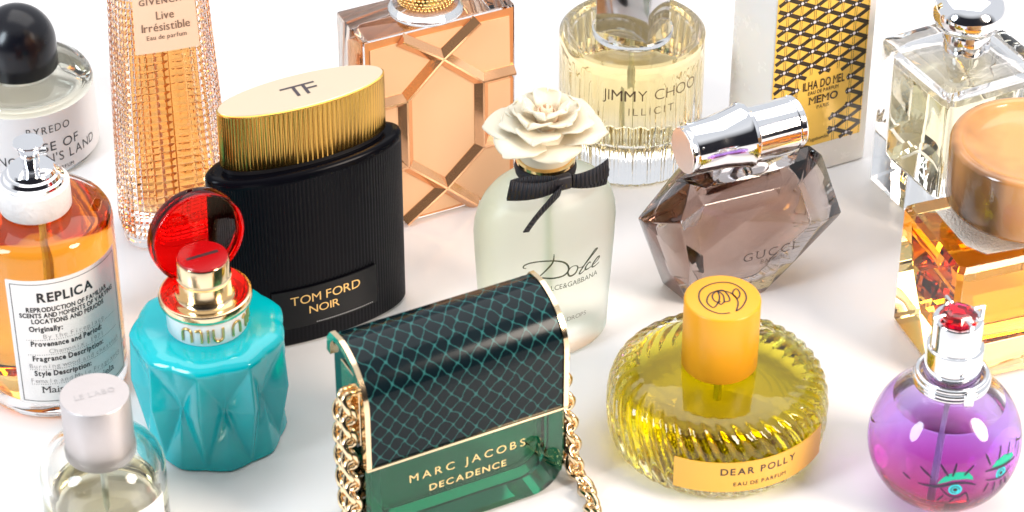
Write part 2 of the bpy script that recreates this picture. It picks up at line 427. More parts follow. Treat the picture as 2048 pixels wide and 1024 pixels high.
# ------------------------------------------------------------------ 4  block bottle with hexagon lattice
def hexblock():
    a = R(26); W, D, H = 6.82, 2.7, 9.34
    t = thing('square glass perfume bottle with rose gold hexagon panels and beaded gold cap', -5.99+math.cos(a)*W/2-math.sin(a)*D/2, 1.60+math.sin(a)*W/2+math.cos(a)*D/2, 26)
    x = lambda u: u-W/2; yf = -D/2
    outer = box(-W/2, W/2, -D/2, D/2, 0, H, .12, 2)
    add('glass_bottle', outer, glass('rose_glass', 1.5, 0, (.98, .93, .90), 5), t)
    add('perfume', box(-W/2+.75, W/2-.75, -D/2+.55, D/2-.5, .8, H-1.1, .25, 3), liquid('rust_liquid', (.96, .76, .56), 2.2), t)
    J1, J2, J3, J4, J5, J6 = (3.42, 7.8), (1.76, 6.22), (5.2, 6.22), (1.76, 3.0), (3.5, 1.42), (5.2, 3.0)
    tl, tr, bl, br = (1.62, H-.25), (5.1, H-.25), (1.62, .1), (4.9, .1)
    li, ri, lo, ro = (.12, 6.22), (W-.1, 6.22), (.12, 3.0), (W-.1, 3.0)
    P = 'hexagon_panel'
    add('copper_plate', box(-W/2+.1, W/2-.1, yf-.012, yf-.004, .1, H-.1), pbr('copper_satin', (.72, .30, .11), .3, .35), t, ang=0)
    polys = [[J1, J2, J4, J5, J6, J3], [(.15, H-.3), tl, J1, J2, li], [tr, (W-.15, H-.3), ri, J3, J1], [tl, tr, J1], [li, J2, J4, lo], [J3, ri, ro, J6],
             [lo, J4, J5, bl, (.15, .12)], [J6, ro, (W-.15, .12), br, J5], [bl, J5, br]]
    peach = pbr('rose_gold_satin', (.84, .52, .29), .42, .15)
    def inset(pl, g):
        c = Vector((sum(p[0] for p in pl)/len(pl), sum(p[1] for p in pl)/len(pl)))
        pts = [Vector(p) for p in pl]; n_ = len(pts)
        ar = sum(pts[i].x*pts[(i+1) % n_].y-pts[(i+1) % n_].x*pts[i].y for i in range(n_))
        if ar < 0: pts.reverse()
        out = []
        for i in range(n_):
            p0, p1, p2 = pts[i-1], pts[i], pts[(i+1) % n_]
            d1 = (p1-p0).normalized(); d2 = (p2-p1).normalized()
            n1 = Vector((-d1.y, d1.x)); n2 = Vector((-d2.y, d2.x)); bs = (n1+n2)
            k = 2/max(bs.length_squared, .5); out.append(tuple(p1+bs*k*g*.5*1.0))
        return out
    for pl in polys:
        q = inset(pl, .33)
        add(P, extrude_poly(q, lambda u, v: (x(u), yf-.02, v), lambda u, v: (x(u), yf-.07, v)), peach, t, ang=0)
    # faceted glass ridges along the lattice
    segs = [(J1, J2), (J2, J4), (J4, J5), (J5, J6), (J6, J3), (J3, J1), (J1, tl), (J1, tr), (J2, li), (J3, ri), (J4, lo), (J6, ro), (J5, bl), (J5, br)]
    G = []
    for p, q in segs:
        p, q = Vector(p), Vector(q); d = (q-p).normalized(); nn = Vector((-d.y, d.x))
        rings = []
        for e_ in (p+d*.02, q-d*.02):
            rings.append([(x((e_+nn*o).x), yf-h_, (e_+nn*o).y) for o, h_ in ((-.31, .025), (-.31, .10), (-.04, .36), (.04, .36), (.31, .10), (.31, .025))])
        G.append(loft(rings))
    bm = bmesh.new()
    g = join(*G)
    add('glass_lattice', (g[0], g[1]), pbr('copper_glaze', (.86, .47, .24), .07, .8, .6, .5), t, ang=20)
    bm.free()
    # neck and beaded cap
    add('neck_dome', lathe([(1e-3, H+.01), (1.55, H+.01), (1.52, H+.1), (1.35, H+.32), (1.0, H+.4), (1e-3, H+.4)]), CLEAR, t)
    P = [(1e-3, H+.42), (1.02, H+.42), (1.12, H+.5), (1.2, H+.7), (1.22, H+.95), (1.15, H+1.2), (1.05, H+1.3), (1.0, H+1.32), (.98, H+3), (1e-3, H+3)]
    cap = add('gold_cap', lathe(P), GOLD, t)
    bm = bmesh.new()
    for i in range(5):
        z = H+.5+.16*i; rr = (1.13, 1.19, 1.22, 1.2, 1.15)[i]
        for k in range(44):
            az = 2*PI*(k+.5*(i % 2))/44
            bmesh.ops.create_icosphere(bm, subdivisions=1, radius=.075, matrix=Matrix.Translation((rr*math.cos(az), rr*math.sin(az), z)))
    o = add('beading', bm_geo(bm), GOLD, cap, ang=180); o['kind'] = 'stuff'
hexblock()

# ------------------------------------------------------------------ 5  frosted bottle, flower stopper, bow
DOLCE = {
 'D':[(-1.547,4.767),(-1.628,4.763),(-1.655,4.823),(-1.602,4.919),(-1.384,5.017),(-1.008,5.047),(-.562,4.988),(-.198,4.86),(.019,4.675),(.115,4.445),(.052,4.253),(-.136,4.14),(-.503,4.134),(-.806,4.198),(-1.195,4.317),(-1.474,4.401),(-1.698,4.376),(-1.794,4.253),(-1.785,4.12),(-1.719,4.036),(-1.608,3.999)],
 'S':[(-.514,5.301),(-.551,4.931),(-.809,4.592),(-1.194,4.195)],
 'o':[(.343,4.482),(.187,4.439),(.09,4.271),(.125,4.096),(.238,4.027),(.418,4.096),(.518,4.301),(.47,4.435),(.343,4.482)],
 'l':[(.501,4.308),(.765,4.291),(1.129,4.579),(1.397,4.774),(1.45,4.818),(1.317,4.817),(.944,4.455),(.638,4.089),(.623,3.973),(.77,4.015),(.92,4.131)],
 'c':[(1.123,4.279),(1.071,4.347),(.918,4.236),(.878,4.089),(.983,4.053),(1.203,4.099)],
 'e':[(1.203,4.099),(1.498,4.232),(1.585,4.353),(1.461,4.363),(1.253,4.183),(1.224,4.039),(1.369,4.012),(1.592,4.068)]}
def flower_bottle():
    t = thing('frosted pale green perfume bottle with cream flower stopper and black bow', 1.277, -5.29, 25)
    prof = [(2.3, 0), (2.56, .06), (2.64, .25), (2.70, 1.5), (2.79, 3), (2.88, 4.5), (2.92, 5.5), (2.88, 6.0), (2.75, 6.5), (2.5, 6.98), (2.2, 7.32), (1.8, 7.6), (1.4, 7.76), (1.08, 7.82), (1.02, 7.95), (1.0, 8.2)]
    asp = lambda a: min(a, a*.655+max(0, 1.5-a)*.345*a/1.5*2)
    fr = lambda g, zz0, zz1: loft([ellr(a-g, max(asp(a)-g, .25), min(max(z, zz0), zz1)+1e-4*i, 96) for i, (a, z) in enumerate(prof)])
    add('frosted_bottle', fr(0, 0, 9), glass('frosted_glass', 1.42, .38, None, 5, (.985, 1, .985)), t, ang=60)
    pr = [(a-.32, max(asp(a)-.32, .2), z) for a, z in prof if .9 < z < 7.0]
    add('perfume', loft([ellr(a, b_, z, 64) for a, b_, z in [(pr[0][0]-.3, pr[0][1]-.3, .85)]+pr]), liquid('green_liquid', (.965, .985, .86), 4.), t, ang=60)
    add('dip_tube', tube([(0, 0, 1), (0, 0, 7.9)], .14), pbr('tube_white', (.7, .75, .65), .4), t)
    aS = lambda z: next(a0+(a1-a0)*(z-z0)/(z1-z0) for (a0, z0), (a1, z1) in zip(prof, prof[1:]) if z0 <= z <= z1)
    def sm(off):
        def f(x, z):
            a = aS(z); b_ = asp(a); q = min(abs(x)/a, .999); return (x*(1+off/a), -(b_+off)*math.sqrt(1-q*q), z)
        return f
    ink = pbr('green_black_ink', (.025, .04, .02), .4)
    G = [stroke(p, .03, w1=.075) for p in DOLCE.values()]
    L = [('DOLCE&GABBANA', .22, 3.52, 2.55, .24, 'c', dict(bold=-.004))]
    decal('lettering', join(*G, flatgeo(L)), sm(.015), ink, t)
    decal('small_lettering', flatgeo([('FLORAL DROPS', 0, 1.8, 2.0, .2, 'c', dict(bold=-.008))]), sm(.015), GREYINK, t)
    # neck
    add('ribbon_band', lathe([(1.02, 7.86), (1.16, 7.9), (1.2, 8.1), (1.16, 8.32), (1.02, 8.34)]), pbr('black_ribbon', (.012, .011, .016), .55), t)
    add('gold_ring', lathe([(1e-3, 8.345), (1.1, 8.345), (1.15, 8.40), (1.15, 8.52), (1.08, 8.58), (1e-3, 8.58)]), GOLD, t)
    lift = .3
    fl = add('flower_stopper', lathe([(1e-3, 8.585), (1.02, 8.585), (1.08, 8.7), (1.06, 9.1), (.95, 9.5), (.5, 9.8), (1e-3, 9.8)]), pbr('cream_porcelain', (.76, .67, .51), .42, 0, 0, .4, .25), t, ang=60)
    cream = MATS['cream_porcelain']; blush = pbr('blush_porcelain', (.86, .60, .42), .42, 0, 0, .4, .25)
    def petal(az, r0, r1, w_, z0, lift, droop, cup, mat=cream, th=.10):
        V, nu, nv = [], 9, 10; rd = random.Random(int(az*10)+int(r1*100))
        for i in range(nv+1):
            s = (1-math.cos(PI*i/nv))/2
            rr = r0+(r1-r0)*s; zz = z0+.3+lift*math.sin(PI*.5*min(s*1.25, 1))-droop*max(0, s-.62)**2*6
            hw = w_*max(.06, (max(0, 1-abs(2*s-1)**4))**.5)*(.70+.30*s)
            for j in range(nu+1):
                q = j/nu*2-1
                yy = q*hw
                V.append((rr-.16*q*q*(r1-r0)*s+.03*math.sin(5*q+az), yy, zz+cup*q*q*(1-.3*s)+.05*math.sin(4*q+az*3)*s+rd.uniform(-.01, .01)))
        F = [(i*(nu+1)+j, (i+1)*(nu+1)+j, (i+1)*(nu+1)+j+1, i*(nu+1)+j+1) for i in range(nv) for j in range(nu)]
        o = add('petal', move((V, F), rz=az), mat, fl, ang=180)
        so = o.modifiers.new('thickness', 'SOLIDIFY'); so.thickness = th*U; so.offset = 0
        sb = o.modifiers.new('smooth', 'SUBSURF'); sb.levels = 1; sb.render_levels = 1
    for az, r1, w_, dz in ((-158, 2.7, 1.1, 0), (-100, 2.2, 1.1, -.2), (-28, 2.65, 1.15, .02), (30, 2.7, 1.15, .1), (92, 2.3, 1.3, .1), (150, 2.7, 1.15, .08)):
        petal(az, .35, r1*.90, w_*1.12, 9.12+dz, .50, .28, -.08)
    for az, r1, w_ in ((-130, 1.85, 1.0), (-35, 1.85, 1.05), (35, 1.8, 1.0), (110, 1.7, 1.1), (170, 1.85, 1.0)):
        petal(az, .25, r1, w_, 9.35, .62, .1, .12)
    for az, r1, w_ in ((-60, .95, .62), (60, .95, .62), (180, .95, .62), (-115, 1.05, .6)):
        petal(az, .12, r1, w_, 9.6, .85, -.1, .35)
    for az, r1, w_ in ((-75, 1.4, .85), (0, 1.4, .85), (70, 1.35, .85), (145, 1.4, .85), (-145, 1.4, .8)):
        petal(az, .18, r1, w_, 9.48, .78, .0, .24)
    # rolled bud
    path = []
    for i in range(70):
        a = i/70*2*PI*2.6; rr = .10+.36*i/70; path.append((rr*math.cos(a-1.9), rr*math.sin(a-1.9)))
    V, F = [], []
    for i, (px, py) in enumerate(path):
        h = 10.92-.42*(i/70)**1.2; V += [(px*1.05, py*1.05, 9.9), (px*1.12, py*1.12, 10.4), (px*.9, py*.9, h)]
        if i:
            for k in range(2): F.append((3*i-3+k, 3*i+k, 3*i+k+1, 3*i-2+k))
    o = add('rolled_bud', (V, F), blush, fl, ang=180); so = o.modifiers.new('thickness', 'SOLIDIFY'); so.thickness = .055*U
    # bow
    m, nt_, n_, l_ = newmat('grosgrain')
    b = n_['Principled BSDF']; b.inputs['Base Color'].default_value = (.012, .011, .017, 1); b.inputs['Roughness'].default_value = .5
    uvn = n_.new('ShaderNodeTexCoord'); wv = n_.new('ShaderNodeTexWave'); wv.inputs['Scale'].default_value = 1.9; wv.bands_direction = 'X'
    bp = n_.new('ShaderNodeBump'); bp.inputs['Strength'].default_value = 1; bp.inputs['Distance'].default_value = .0012
    l_.new(uvn.outputs['UV'], wv.inputs[0]); l_.new(wv.outputs['Fac'], bp.inputs['Height']); l_.new(bp.outputs[0], b.inputs['Normal'])
    bow = add('bow', box(-.37, .31, -1.75, -1.42, 8.0, 8.62, .1, 3), m, t, ang=180, uv=[(0, 0)]*400)
    def strip(ctr, half, name):
        """ctr: 3-D centre line, half: half-width vectors"""
        V, F, UV = [], [], []; s = 0
        for i, (c, h) in enumerate(zip(ctr, half)):
            c = Vector(c)+Vector((-.52, 0, 0)); h = Vector(h)
            if i: s += (Vector(ctr[i])-Vector(ctr[i-1])).length
            V += [tuple(c-h), tuple(c+h)]; UV += [(s, 0), (s, 1)]
            if i: F.append((2*i-2, 2*i, 2*i+1, 2*i-1))
        o = add(name, (V, F), m, bow, ang=180, uv=UV); so = o.modifiers.new('thickness', 'SOLIDIFY'); so.thickness = .05*U
    def bez(a, b_, c, d, n=14):
        a, b_, c, d = map(Vector, (a, b_, c, d)); return [a*(1-q)**3+3*b_*q*(1-q)**2+3*c*q*q*(1-q)+d*q**3 for q in [i/n for i in range(n+1)]]
    def half(p, q, n=15): return [Vector(p)+(Vector(q)-Vector(p))*i/(n-1) for i in range(n)]
    strip(bez((.25, -1.66, 8.35), (-.4, -2.05, 8.45), (-1.2, -1.95, 8.55), (-1.72, -1.5, 8.52)), half((0, 0, .26), (.08, 0, .42)), 'ribbon_loop')
    strip(bez((.25, -1.5, 8.35), (-.4, -1.35, 8.42), (-1.2, -1.2, 8.5), (-1.72, -1.45, 8.52)), half((0, 0, .26), (.08, 0, .40)), 'ribbon_loop')
    strip(bez((.80, -1.66, 8.3), (1.2, -2.0, 8.40), (1.9, -1.95, 8.46), (2.42, -1.6, 8.45)), half((0, 0, .28), (-.02, 0, .40)), 'ribbon_loop')
    strip(bez((.80, -1.55, 8.2), (1.2, -1.75, 8.15), (1.9, -1.75, 8.05), (2.45, -1.5, 7.95)), half((0, 0, .25), (.06, 0, .34)), 'ribbon_loop')
    strip(bez((.35, -1.70, 8.1), (-.4, -2.15, 7.95), (-.9, -2.12, 7.5), (-1.28, -2.05, 6.85)), half((.08, 0, .27), (-.12, 0, .02)), 'ribbon_tail')
flower_bottle()

# ------------------------------------------------------------------ 6  fluted cylinder with mirrored block cap
def fluted():
    t = thing('fluted clear glass cylinder perfume bottle of pale gold perfume with mirrored block cap', 5.12, 8.0, 22)
    rf = lambda a: 1-.025*(1-abs(math.sin(a*16)))**1.5
    n = 16*2*8
    c = lambda r, z, fl=True: circ(r, z, n, rf if fl else None)
    outer = loft([c(2.8, 0, False), c(3.05, .06), c(3.12, .25), c(3.12, 4.9), circ(3.12, n=n, z=5.25), circ(3.125, 5.6, n), circ(3.13, 5.85, n), circ(3.1, 6.0, n), circ(2.98, 6.1, n), circ(2.7, 6.08, n), circ(2.55, 5.95, n), circ(1.7, 5.9, n)])
    add('glass_bottle', outer, glass('fluted_glass', 1.48), t)
    liq = loft([circ(2.3, 1.75, n), c(2.7, 1.9), c(2.74, 2.1), c(2.74, 4.9), circ(2.74, 5.3, n), circ(2.6, 5.5, n), circ(2.2, 5.58, n)])
    add('perfume', liq, liquid('honey_liquid', (.99, .85, .50), 4.2), t)
    add('dip_tube', tube([(0, 0, 1.9), (0, 0, 5.4)], .12), MATS['tube_white'], t)
    add('glass_collar', lathe([(1e-3, 5.93), (1.66, 5.93), (1.72, 5.98), (1.73, 6.2), (1.68, 6.27), (1.45, 6.28), (1e-3, 6.28)]), CLEAR, t)
    cap = add('mirror_cap', box(-1.2, 1.2, -1.2, 1.2, 6.30, 9.4, .05, 2), pbr('mirror_steel', (.52, .52, .54), .06, 1), t)
    cap.rotation_euler = (0, 0, R(-47))
    ink = pbr('brown_black_ink', (.07, .04, .02), .4)
    L = [('JIMMY CHOO', .5, 4.42, 4.35, .52, 'c', dict(spacing=.05, bold=-.012)), ('ILLICIT', .45, 3.72, 2.0, .36, 'c', dict(spacing=.3, bold=-.012))]
    decal('lettering', flatgeo(L), cylmap(3.12, 0, .02, -16), ink, t)
fluted()

# ------------------------------------------------------------------ 7  smoky faceted bottle with horizontal bamboo shaped cap
def gem():
    ox, oy = -1.1, 1.1
    a = R(25)
    t = thing('smoky faceted gem shaped perfume bottle with horizontal silver bamboo shaped cap', 10.23+ox*math.cos(a)-oy*math.sin(a), -2.6+ox*math.sin(a)+oy*math.cos(a), 25)
    q = lambda u, w_, z: (u-ox, w_-oy, z)
    front = [(-3.8, -.50, 2.75), (1.0, -.50, 1.55), (2.2, -.50, 3.20), (1.2, -.45, 5.4), (-3.3, -.45, 5.6), (-4.2, -.40, 5.0), (-1.5, -.80, 4.5), (-.2, -.76, 4.1), (-3.2, -.62, 3.4)]
    gird = [(3.76, .5, 2.55), (3.72, 1.1, 2.75), (2.82, .8, 5.45), (2.3, 1.0, 5.95), (2.7, 2.0, 5.3), (-4.63, 2.4, 3.58), (-4.75, 1.6, 3.9), (-2.73, 2.0, 5.75), (-3.3, .6, 6.1)]
    basep = [(0, .02, 0), (-3.1, .55, 0), (-3.42, 2.35, 0), (-2.2, 2.55, 0), (.6, 1.3, 0)]
    back = [(-3.2, 2.75, 2.4), (1.6, 2.6, 2.0), (2.6, 2.4, 3.4), (1.5, 2.5, 5.4), (-2.6, 2.7, 5.4)]
    pts = [q(*p) for p in front+gird+basep+back]
    smoke = glass('smoky_glass', 1.5, 0, (.60, .51, .475), 2.4)
    c = Vector((-.3, 0, 3.2))
    sh = lambda s: [tuple(c+(Vector(p)-c)*s) for p in pts]
    cav = hull(sh(.66), .07, 1)
    hb = hull(pts, .05, 2); add('faceted_bottle', hb, smoke, t, ang=25)
    add('perfume', cav, glass('mauve_liquid', .88, 0, (.90, .72, .64), 2.5), t, ang=20)
    # leaf shaped glass shoulders and neck under the cap
    add('glass_shoulder', hull([q(-4.0, .9, 6.12), q(-3.0, -.15, 6.1), q(-.6, -.35, 6.12), q(1.0, -.1, 6.1), q(1.9, .9, 6.1), q(-.5, 1.9, 6.1), q(-1.9, .3, 6.55), q(.2, .3, 6.5), q(-.8, 1.3, 6.55)], .08, 2), smoke, t, ang=25)
    add('neck', move(lathe([(1e-3, 6.5), (.62, 6.5), (.66, 6.6), (.6, 6.75), (1e-3, 6.75)]), q(-.95, .8, 0)), CHROME, t)
    # cap: turned solid lying along x
    P = [(1e-3, -2.62), (.93, -2.62), (.97, -2.58), (.98, -2.4), (.96, -2.36), (.98, -2.32), (1.06, -1.2), (1.22, -.15), (1.32, 0), (1.30, .12), (1.14, .2), (1.06, .3), (1.03, 1.2), (1.05, 2.05), (1.02, 2.09), (1.05, 2.13), (1.07, 2.32), (1.04, 2.38), (1e-3, 2.4)]
    g = lathe(P, 96)
    M = Matrix.Translation(q(-.95, .8, 7.48)) @ Matrix.Rotation(R(90), 4, 'Y')
    cap = add('bamboo_cap', move(g, M=M), CHROME, t, ang=30)
    add('cap_end', move(lathe([(1e-3, -2.66), (.9, -2.66), (.9, -2.622), (1e-3, -2.622)]), M=M), pbr('satin_silver', (.85, .80, .79), .30, 1), cap)
    for xx, rr in ((-2.2, 1.0), (2.24, 1.06)):
        for k in range(8):
            az = 2*PI*(k+.3)/8
            add('rivet', move(lathe([(1e-3, -.02), (.05, -.02), (.04, .02), (1e-3, .03)], 12), M=M @ Matrix.Translation((rr*math.cos(az), rr*math.sin(az), xx)) @ Matrix.Rotation(az, 4, 'Z') @ Matrix.Rotation(R(90), 4, 'Y')), CHROME, cap, ang=40)
    ink = pbr('dark_grey_ink', (.05, .035, .035), .3)
    L = [('GUCCI', 0, 2.30, 2.35, .42, 'c', dict(serif=True, spacing=.22, bold=-.008)), ('BAMBOO', .25, 1.98, 1.2, .22, 'c', dict(bold=-.01))]
    from mathutils.bvhtree import BVHTree
    tree = BVHTree.FromPolygons([Vector(p) for p in hb[0]], hb[1])
    def onface(x, z):
        h_ = tree.ray_cast(Vector((x-.2-ox, -9, z)), Vector((0, 1, 0)))[0]
        return (x-.2-ox, (h_.y if h_ else -.5-oy)-.02, z)
    decal('lettering', flatgeo(L), onface, ink, t, .2)
gem()

# ------------------------------------------------------------------ 8  milky block bottle with lattice label
def lattice_label():
    a = R(26); W, D, H = 4.97, 3.4, 9.6
    t = thing('milky white block perfume bottle with yellow label of black lattice', 15.31-math.cos(a)*W/2-math.sin(a)*D/2, 7.18-math.sin(a)*W/2+math.cos(a)*D/2, 26)
    add('milky_bottle', box(-W/2, W/2, -D/2, D/2, 0, H, .12, 3), pbr('milky_glass', (.92, .87, .82), .22, 0, .5, .5, .3), t)
    add('cap', lathe(fil(1.1, H+.02, H+2.6, .1)), GOLD, t)
    x0, x1, z0, z1 = -W/2+.06, W/2-.38, 1.5, 9.3
    black, yel, wht = pbr('lattice_black', (.03, .018, .01), .35), pbr('label_yellow', (.92, .58, .10), .32, .1), pbr('dot_white', (.75, .72, .78), .4)
    plate = box(x0, x1, -D/2-.03, -D/2-.004, z0, z1)
    lab = add('label', plate, yel, t, ang=0)
    # woven black lattice, double verticals and white knots: one printed pattern, clipped round the name medallion
    cxm, czm = -.02, 4.0
    def inside(u, v):
        du, dv = abs(u-cxm-.08), abs(v-czm)
        return du < 1.2 and dv < 1.12 and du*.8+dv < 1.7 or (abs(u-cxm+.1) < .6 and v < czm)
    G = []; DX, DZ = .665, .355; X0, Z0 = x0+.5, 9.17-DZ*26
    def seg(p, q, w_, k=12):
        p, q = Vector(p), Vector(q); d = (q-p); nn = Vector((-d.y, d.x)).normalized()*w_/2
        V, F = [], []
        for i in range(k):
            a_, b_ = p+d*i/k, p+d*(i+1)/k; mm = (a_+b_)/2
            if not (x0+.03 < mm.x < x1-.03 and z0+.03 < mm.y < z1-.03) or inside(mm.x, mm.y): continue
            c_ = len(V); V += [tuple(a_-nn), tuple(b_-nn), tuple(b_+nn), tuple(a_+nn)]; F.append((c_, c_+1, c_+2, c_+3))
        if F: G.append((V, F))
    knots = [(X0+i*DX, Z0+j*DZ) for i in range(-2, 8) for j in range(-2, 30) if not (i+j) % 2]
    for x_, z_ in knots:
        seg((x_, z_), (x_+DX, z_+DZ), .19); seg((x_, z_), (x_+DX, z_-DZ), .19)
    bars = decal('lattice_print', join(*G), facemap(-D/2-.03, 0, 0, .008), black, lab, 0)
    G = []
    for i in range(-1, 8):
        for dx in (-.045, .045): seg((X0+i*DX+dx, z0), (X0+i*DX+dx, z1), .02, 90)
    decal('line_print', join(*G), facemap(-D/2-.03, 0, 0, .012), black, lab, 0)
    D_ = []
    for x_, z_ in knots:
        if x0+.06 < x_ < x1-.06 and z0+.08 < z_ < z1-.08 and not inside(x_, z_):
            for dx, rr in ((0, .075), (-.16, .028), (.16, .028)):
                D_.append(([(x_+dx+rr*math.cos(2*PI*k/10), z_+dx*.1+rr*math.sin(2*PI*k/10)) for k in range(10)], [tuple(range(10))]))
    decal('knot_print', join(*D_), facemap(-D/2-.03, 0, 0, .016), wht, lab, 0)
    ink = pbr('label_ink', (.05, .025, .01), .4)
    L = [('ILHA DO MEL', cxm+.10, 4.42, 2.05, .40, 'c', dict(serif=True, bold=.02)), ('EAU DE PARFUM', cxm+.10, 4.15, 1.5, .17, 'c', dict(serif=True, bold=.02, spacing=.06)),
         ('MEMO', cxm+.12, 3.66, 1.45, .36, 'c', dict(serif=True, bold=.03)), ('PARIS', cxm+.12, 3.36, .6, .17, 'c', dict(serif=True, spacing=.12)), ('Vagabondes', cxm-.0, 1.75, 1.1, .16, 'c', dict(serif=True, bold=.01))]
    decal('lettering', flatgeo(L), facemap(-D/2-.03, 0, 0, .02), ink, lab, 0)
lattice_label()

# ------------------------------------------------------------------ 9  square clear bottle, chrome ball stopper
def clear_square():
    a = R(27); S, H = 4.95, 7.35
    t = thing('square clear glass perfume bottle with rounded chrome stopper, behind the horn capped amber bottle', 15.34+math.sin(a)*S/2+math.cos(a)*S/2, 5.56-math.cos(a)*S/2+math.sin(a)*S/2, 27)
    h = S/2
    outer = loft([rrect(h-.1, h-.1, .1, 0), rrect(h, h, .18, .1), rrect(h, h, .18, H-.35), rrect(h-.06, h-.06, .2, H-.22), rrect(h-.25, h-.25, .3, H-.1), rrect(1.9, 1.9, 1.0, H), rrect(1.3, 1.3, 1.29, H+.02)])
    air = loft([rrect(h-.55, h-.55, .3, 6.1), rrect(h-.55, h-.55, .3, 6.4), rrect(h-.8, h-.8, .5, 6.6), rrect(1.0, 1.0, .9, 6.7)])
    add('glass_bottle', join(outer, flip(air)), CLEAR, t, ang=30)
    add('perfume', loft([rrect(h-.8, h-.8, .3, 1.5), rrect(h-.6, h-.6, .3, 1.7), rrect(h-.56, h-.56, .3, 6.07)]), liquid('straw_liquid', (.95, .88, .62), 5.5), t, ang=30)
    fr = pbr('cream_label', (.82, .77, .66), .5)
    lab = add('label', box(-1.85, 1.85, -h-.022, -h-.004, 1.3, 5.75), fr, t, ang=0)
    decal('label_border', join(frame2d(-1.77, 1.77, 1.38, 5.67, .035, 1), frame2d(-1.64, 1.64, 1.51, 5.54, .02, 1)), facemap(-h-.022, 0, 0, .008), pbr('gold_line', (.62, .48, .22), .35, .6), lab, 0)
    P = [(1e-3, H+.03), (.98, H+.03), (1.0, H+.1), (.98, H+.8), (.92, H+.95), (1.0, H+1.0), (1.3, H+1.12), (1.5, H+1.4), (1.55, H+1.7), (1.5, H+2.0), (1.3, H+2.3), (1.0, H+2.5), (.5, H+2.62), (1e-3, H+2.65)]
    add('chrome_stopper', lathe(P, 96), CHROME, t, ang=60)
clear_square()

# ------------------------------------------------------------------ 10  amber block with horn cap
def amber_block():
    a = R(19.5); W, S, H = 7.4, 4.85, 5.62
    t = thing('thick amber glass block perfume bottle with round brown horn cap', 15.25+math.sin(a)*S/2+math.cos(a)*W/2, -4.27-math.cos(a)*S/2+math.sin(a)*W/2, 19.5)
    x, y = W/2, S/2
    o = lambda g, z, c: [(x-g, y-g-c, z), (x-g-c, y-g, z), (-x+g+c, y-g, z), (-x+g, y-g-c, z), (-x+g, -y+g+c, z), (-x+g+c, -y+g, z), (x-g-c, -y+g, z), (x-g, -y+g+c, z)]
    add('glass_bottle', loft([o(.12, 0, .2), o(0, .15, .2), o(0, H-.18, .2), o(.18, H, .2)]), glass('honey_glass', 1.5, 0, (.97, .80, .42), 7), t, ang=20)
    add('perfume', loft([o(1.5, 1.1, .7), o(1.05, 1.35, .6), o(.55, 3.2, .45), o(.42, H-.75, .3), o(.9, H-.4, .5)]), liquid('amber_liquid', (.94, .60, .14), 3.0), t, ang=20)
    pl = [(-x+.95, y-1.0), (-x+1.0, -y+1.5), (-x+1.5, -y+.72), (0, -y+.55), (x-1.6, -y+.8), (x-.95, -y+1.6), (x-.9, y-.9)]
    add('glitter_plate', extrude_poly(pl, lambda u, v: (u, v, H+.004), lambda u, v: (u, v, H+.05)), pbr('champagne_glitter', (.82, .75, .67), .5, .25, 0, .5, 0, (900, .9)), t, ang=0)
    add('neck', lathe([(1e-3, H+.052), (1.4, H+.052), (1.4, H+.79), (1e-3, H+.79)]), GOLD, t)
    m, nt_, n_, l_ = newmat('horn')
    b = n_['Principled BSDF']; b.inputs['Roughness'].default_value = .16; b.inputs['Coat Weight'].default_value = .4
    b.inputs['Subsurface Weight'].default_value = .35; b.inputs['Subsurface Radius'].default_value = (.006, .003, .001); b.inputs['Subsurface Scale'].default_value = 1
    tx = n_.new('ShaderNodeTexCoord'); mp = n_.new('ShaderNodeMapping'); mp.inputs['Scale'].default_value = (1, 1, .18); mp.inputs['Location'].default_value = (.3, .12, 0)
    nz = n_.new('ShaderNodeTexNoise'); nz.inputs['Scale'].default_value = 30; nz.inputs['Detail'].default_value = 3
    rp = n_.new('ShaderNodeValToRGB'); e_ = rp.color_ramp.elements
    e_[0].position = .30; e_[0].color = (.07, .035, .02, 1); e_[1].position = .68; e_[1].color = (.62, .33, .12, 1)
    k = e_.new(.48); k.color = (.44, .21, .075, 1)
    sxx = n_.new('ShaderNodeSeparateXYZ'); l_.new(tx.outputs['Object'], sxx.inputs[0])
    ma = n_.new('ShaderNodeMath'); ma.operation = 'MULTIPLY_ADD'; ma.inputs[1].default_value = 12; l_.new(sxx.outputs['X'], ma.inputs[0]); l_.new(nz.outputs[0], ma.inputs[2])
    mb = n_.new('ShaderNodeMath'); mb.operation = 'MULTIPLY_ADD'; mb.inputs[1].default_value = 4; l_.new(sxx.outputs['Z'], mb.inputs[0])
    mb.inputs[2].default_value = -.24
    mc = n_.new('ShaderNodeMath'); mc.operation = 'ADD'; l_.new(ma.outputs[0], mc.inputs[0]); l_.new(mb.outputs[0], mc.inputs[1])
    l_.new(tx.outputs['Object'], mp.inputs[0]); l_.new(mp.outputs[0], nz.inputs[0]); l_.new(mc.outputs[0], rp.inputs[0]); l_.new(rp.outputs[0], b.inputs['Base Color'])
    z0, z1, r = H+.80, H+3.52, 3.15
    P = [(1e-3, z0), (r-.25, z0), (r-.06, z0+.06), (r, z0+.25), (r, z1-.2), (r-.06, z1-.06), (r-.2, z1), (r-.36, z1-.02), (r-.46, z1-.10), (r-.6, z1-.3), (r-1.2, z1-.42), (r-2.2, z1-.48), (1e-3, z1-.5)]
    o_ = add('horn_cap', move(lathe(P, 128), (.35, .1, 0)), m, t, ang=60)
amber_block()

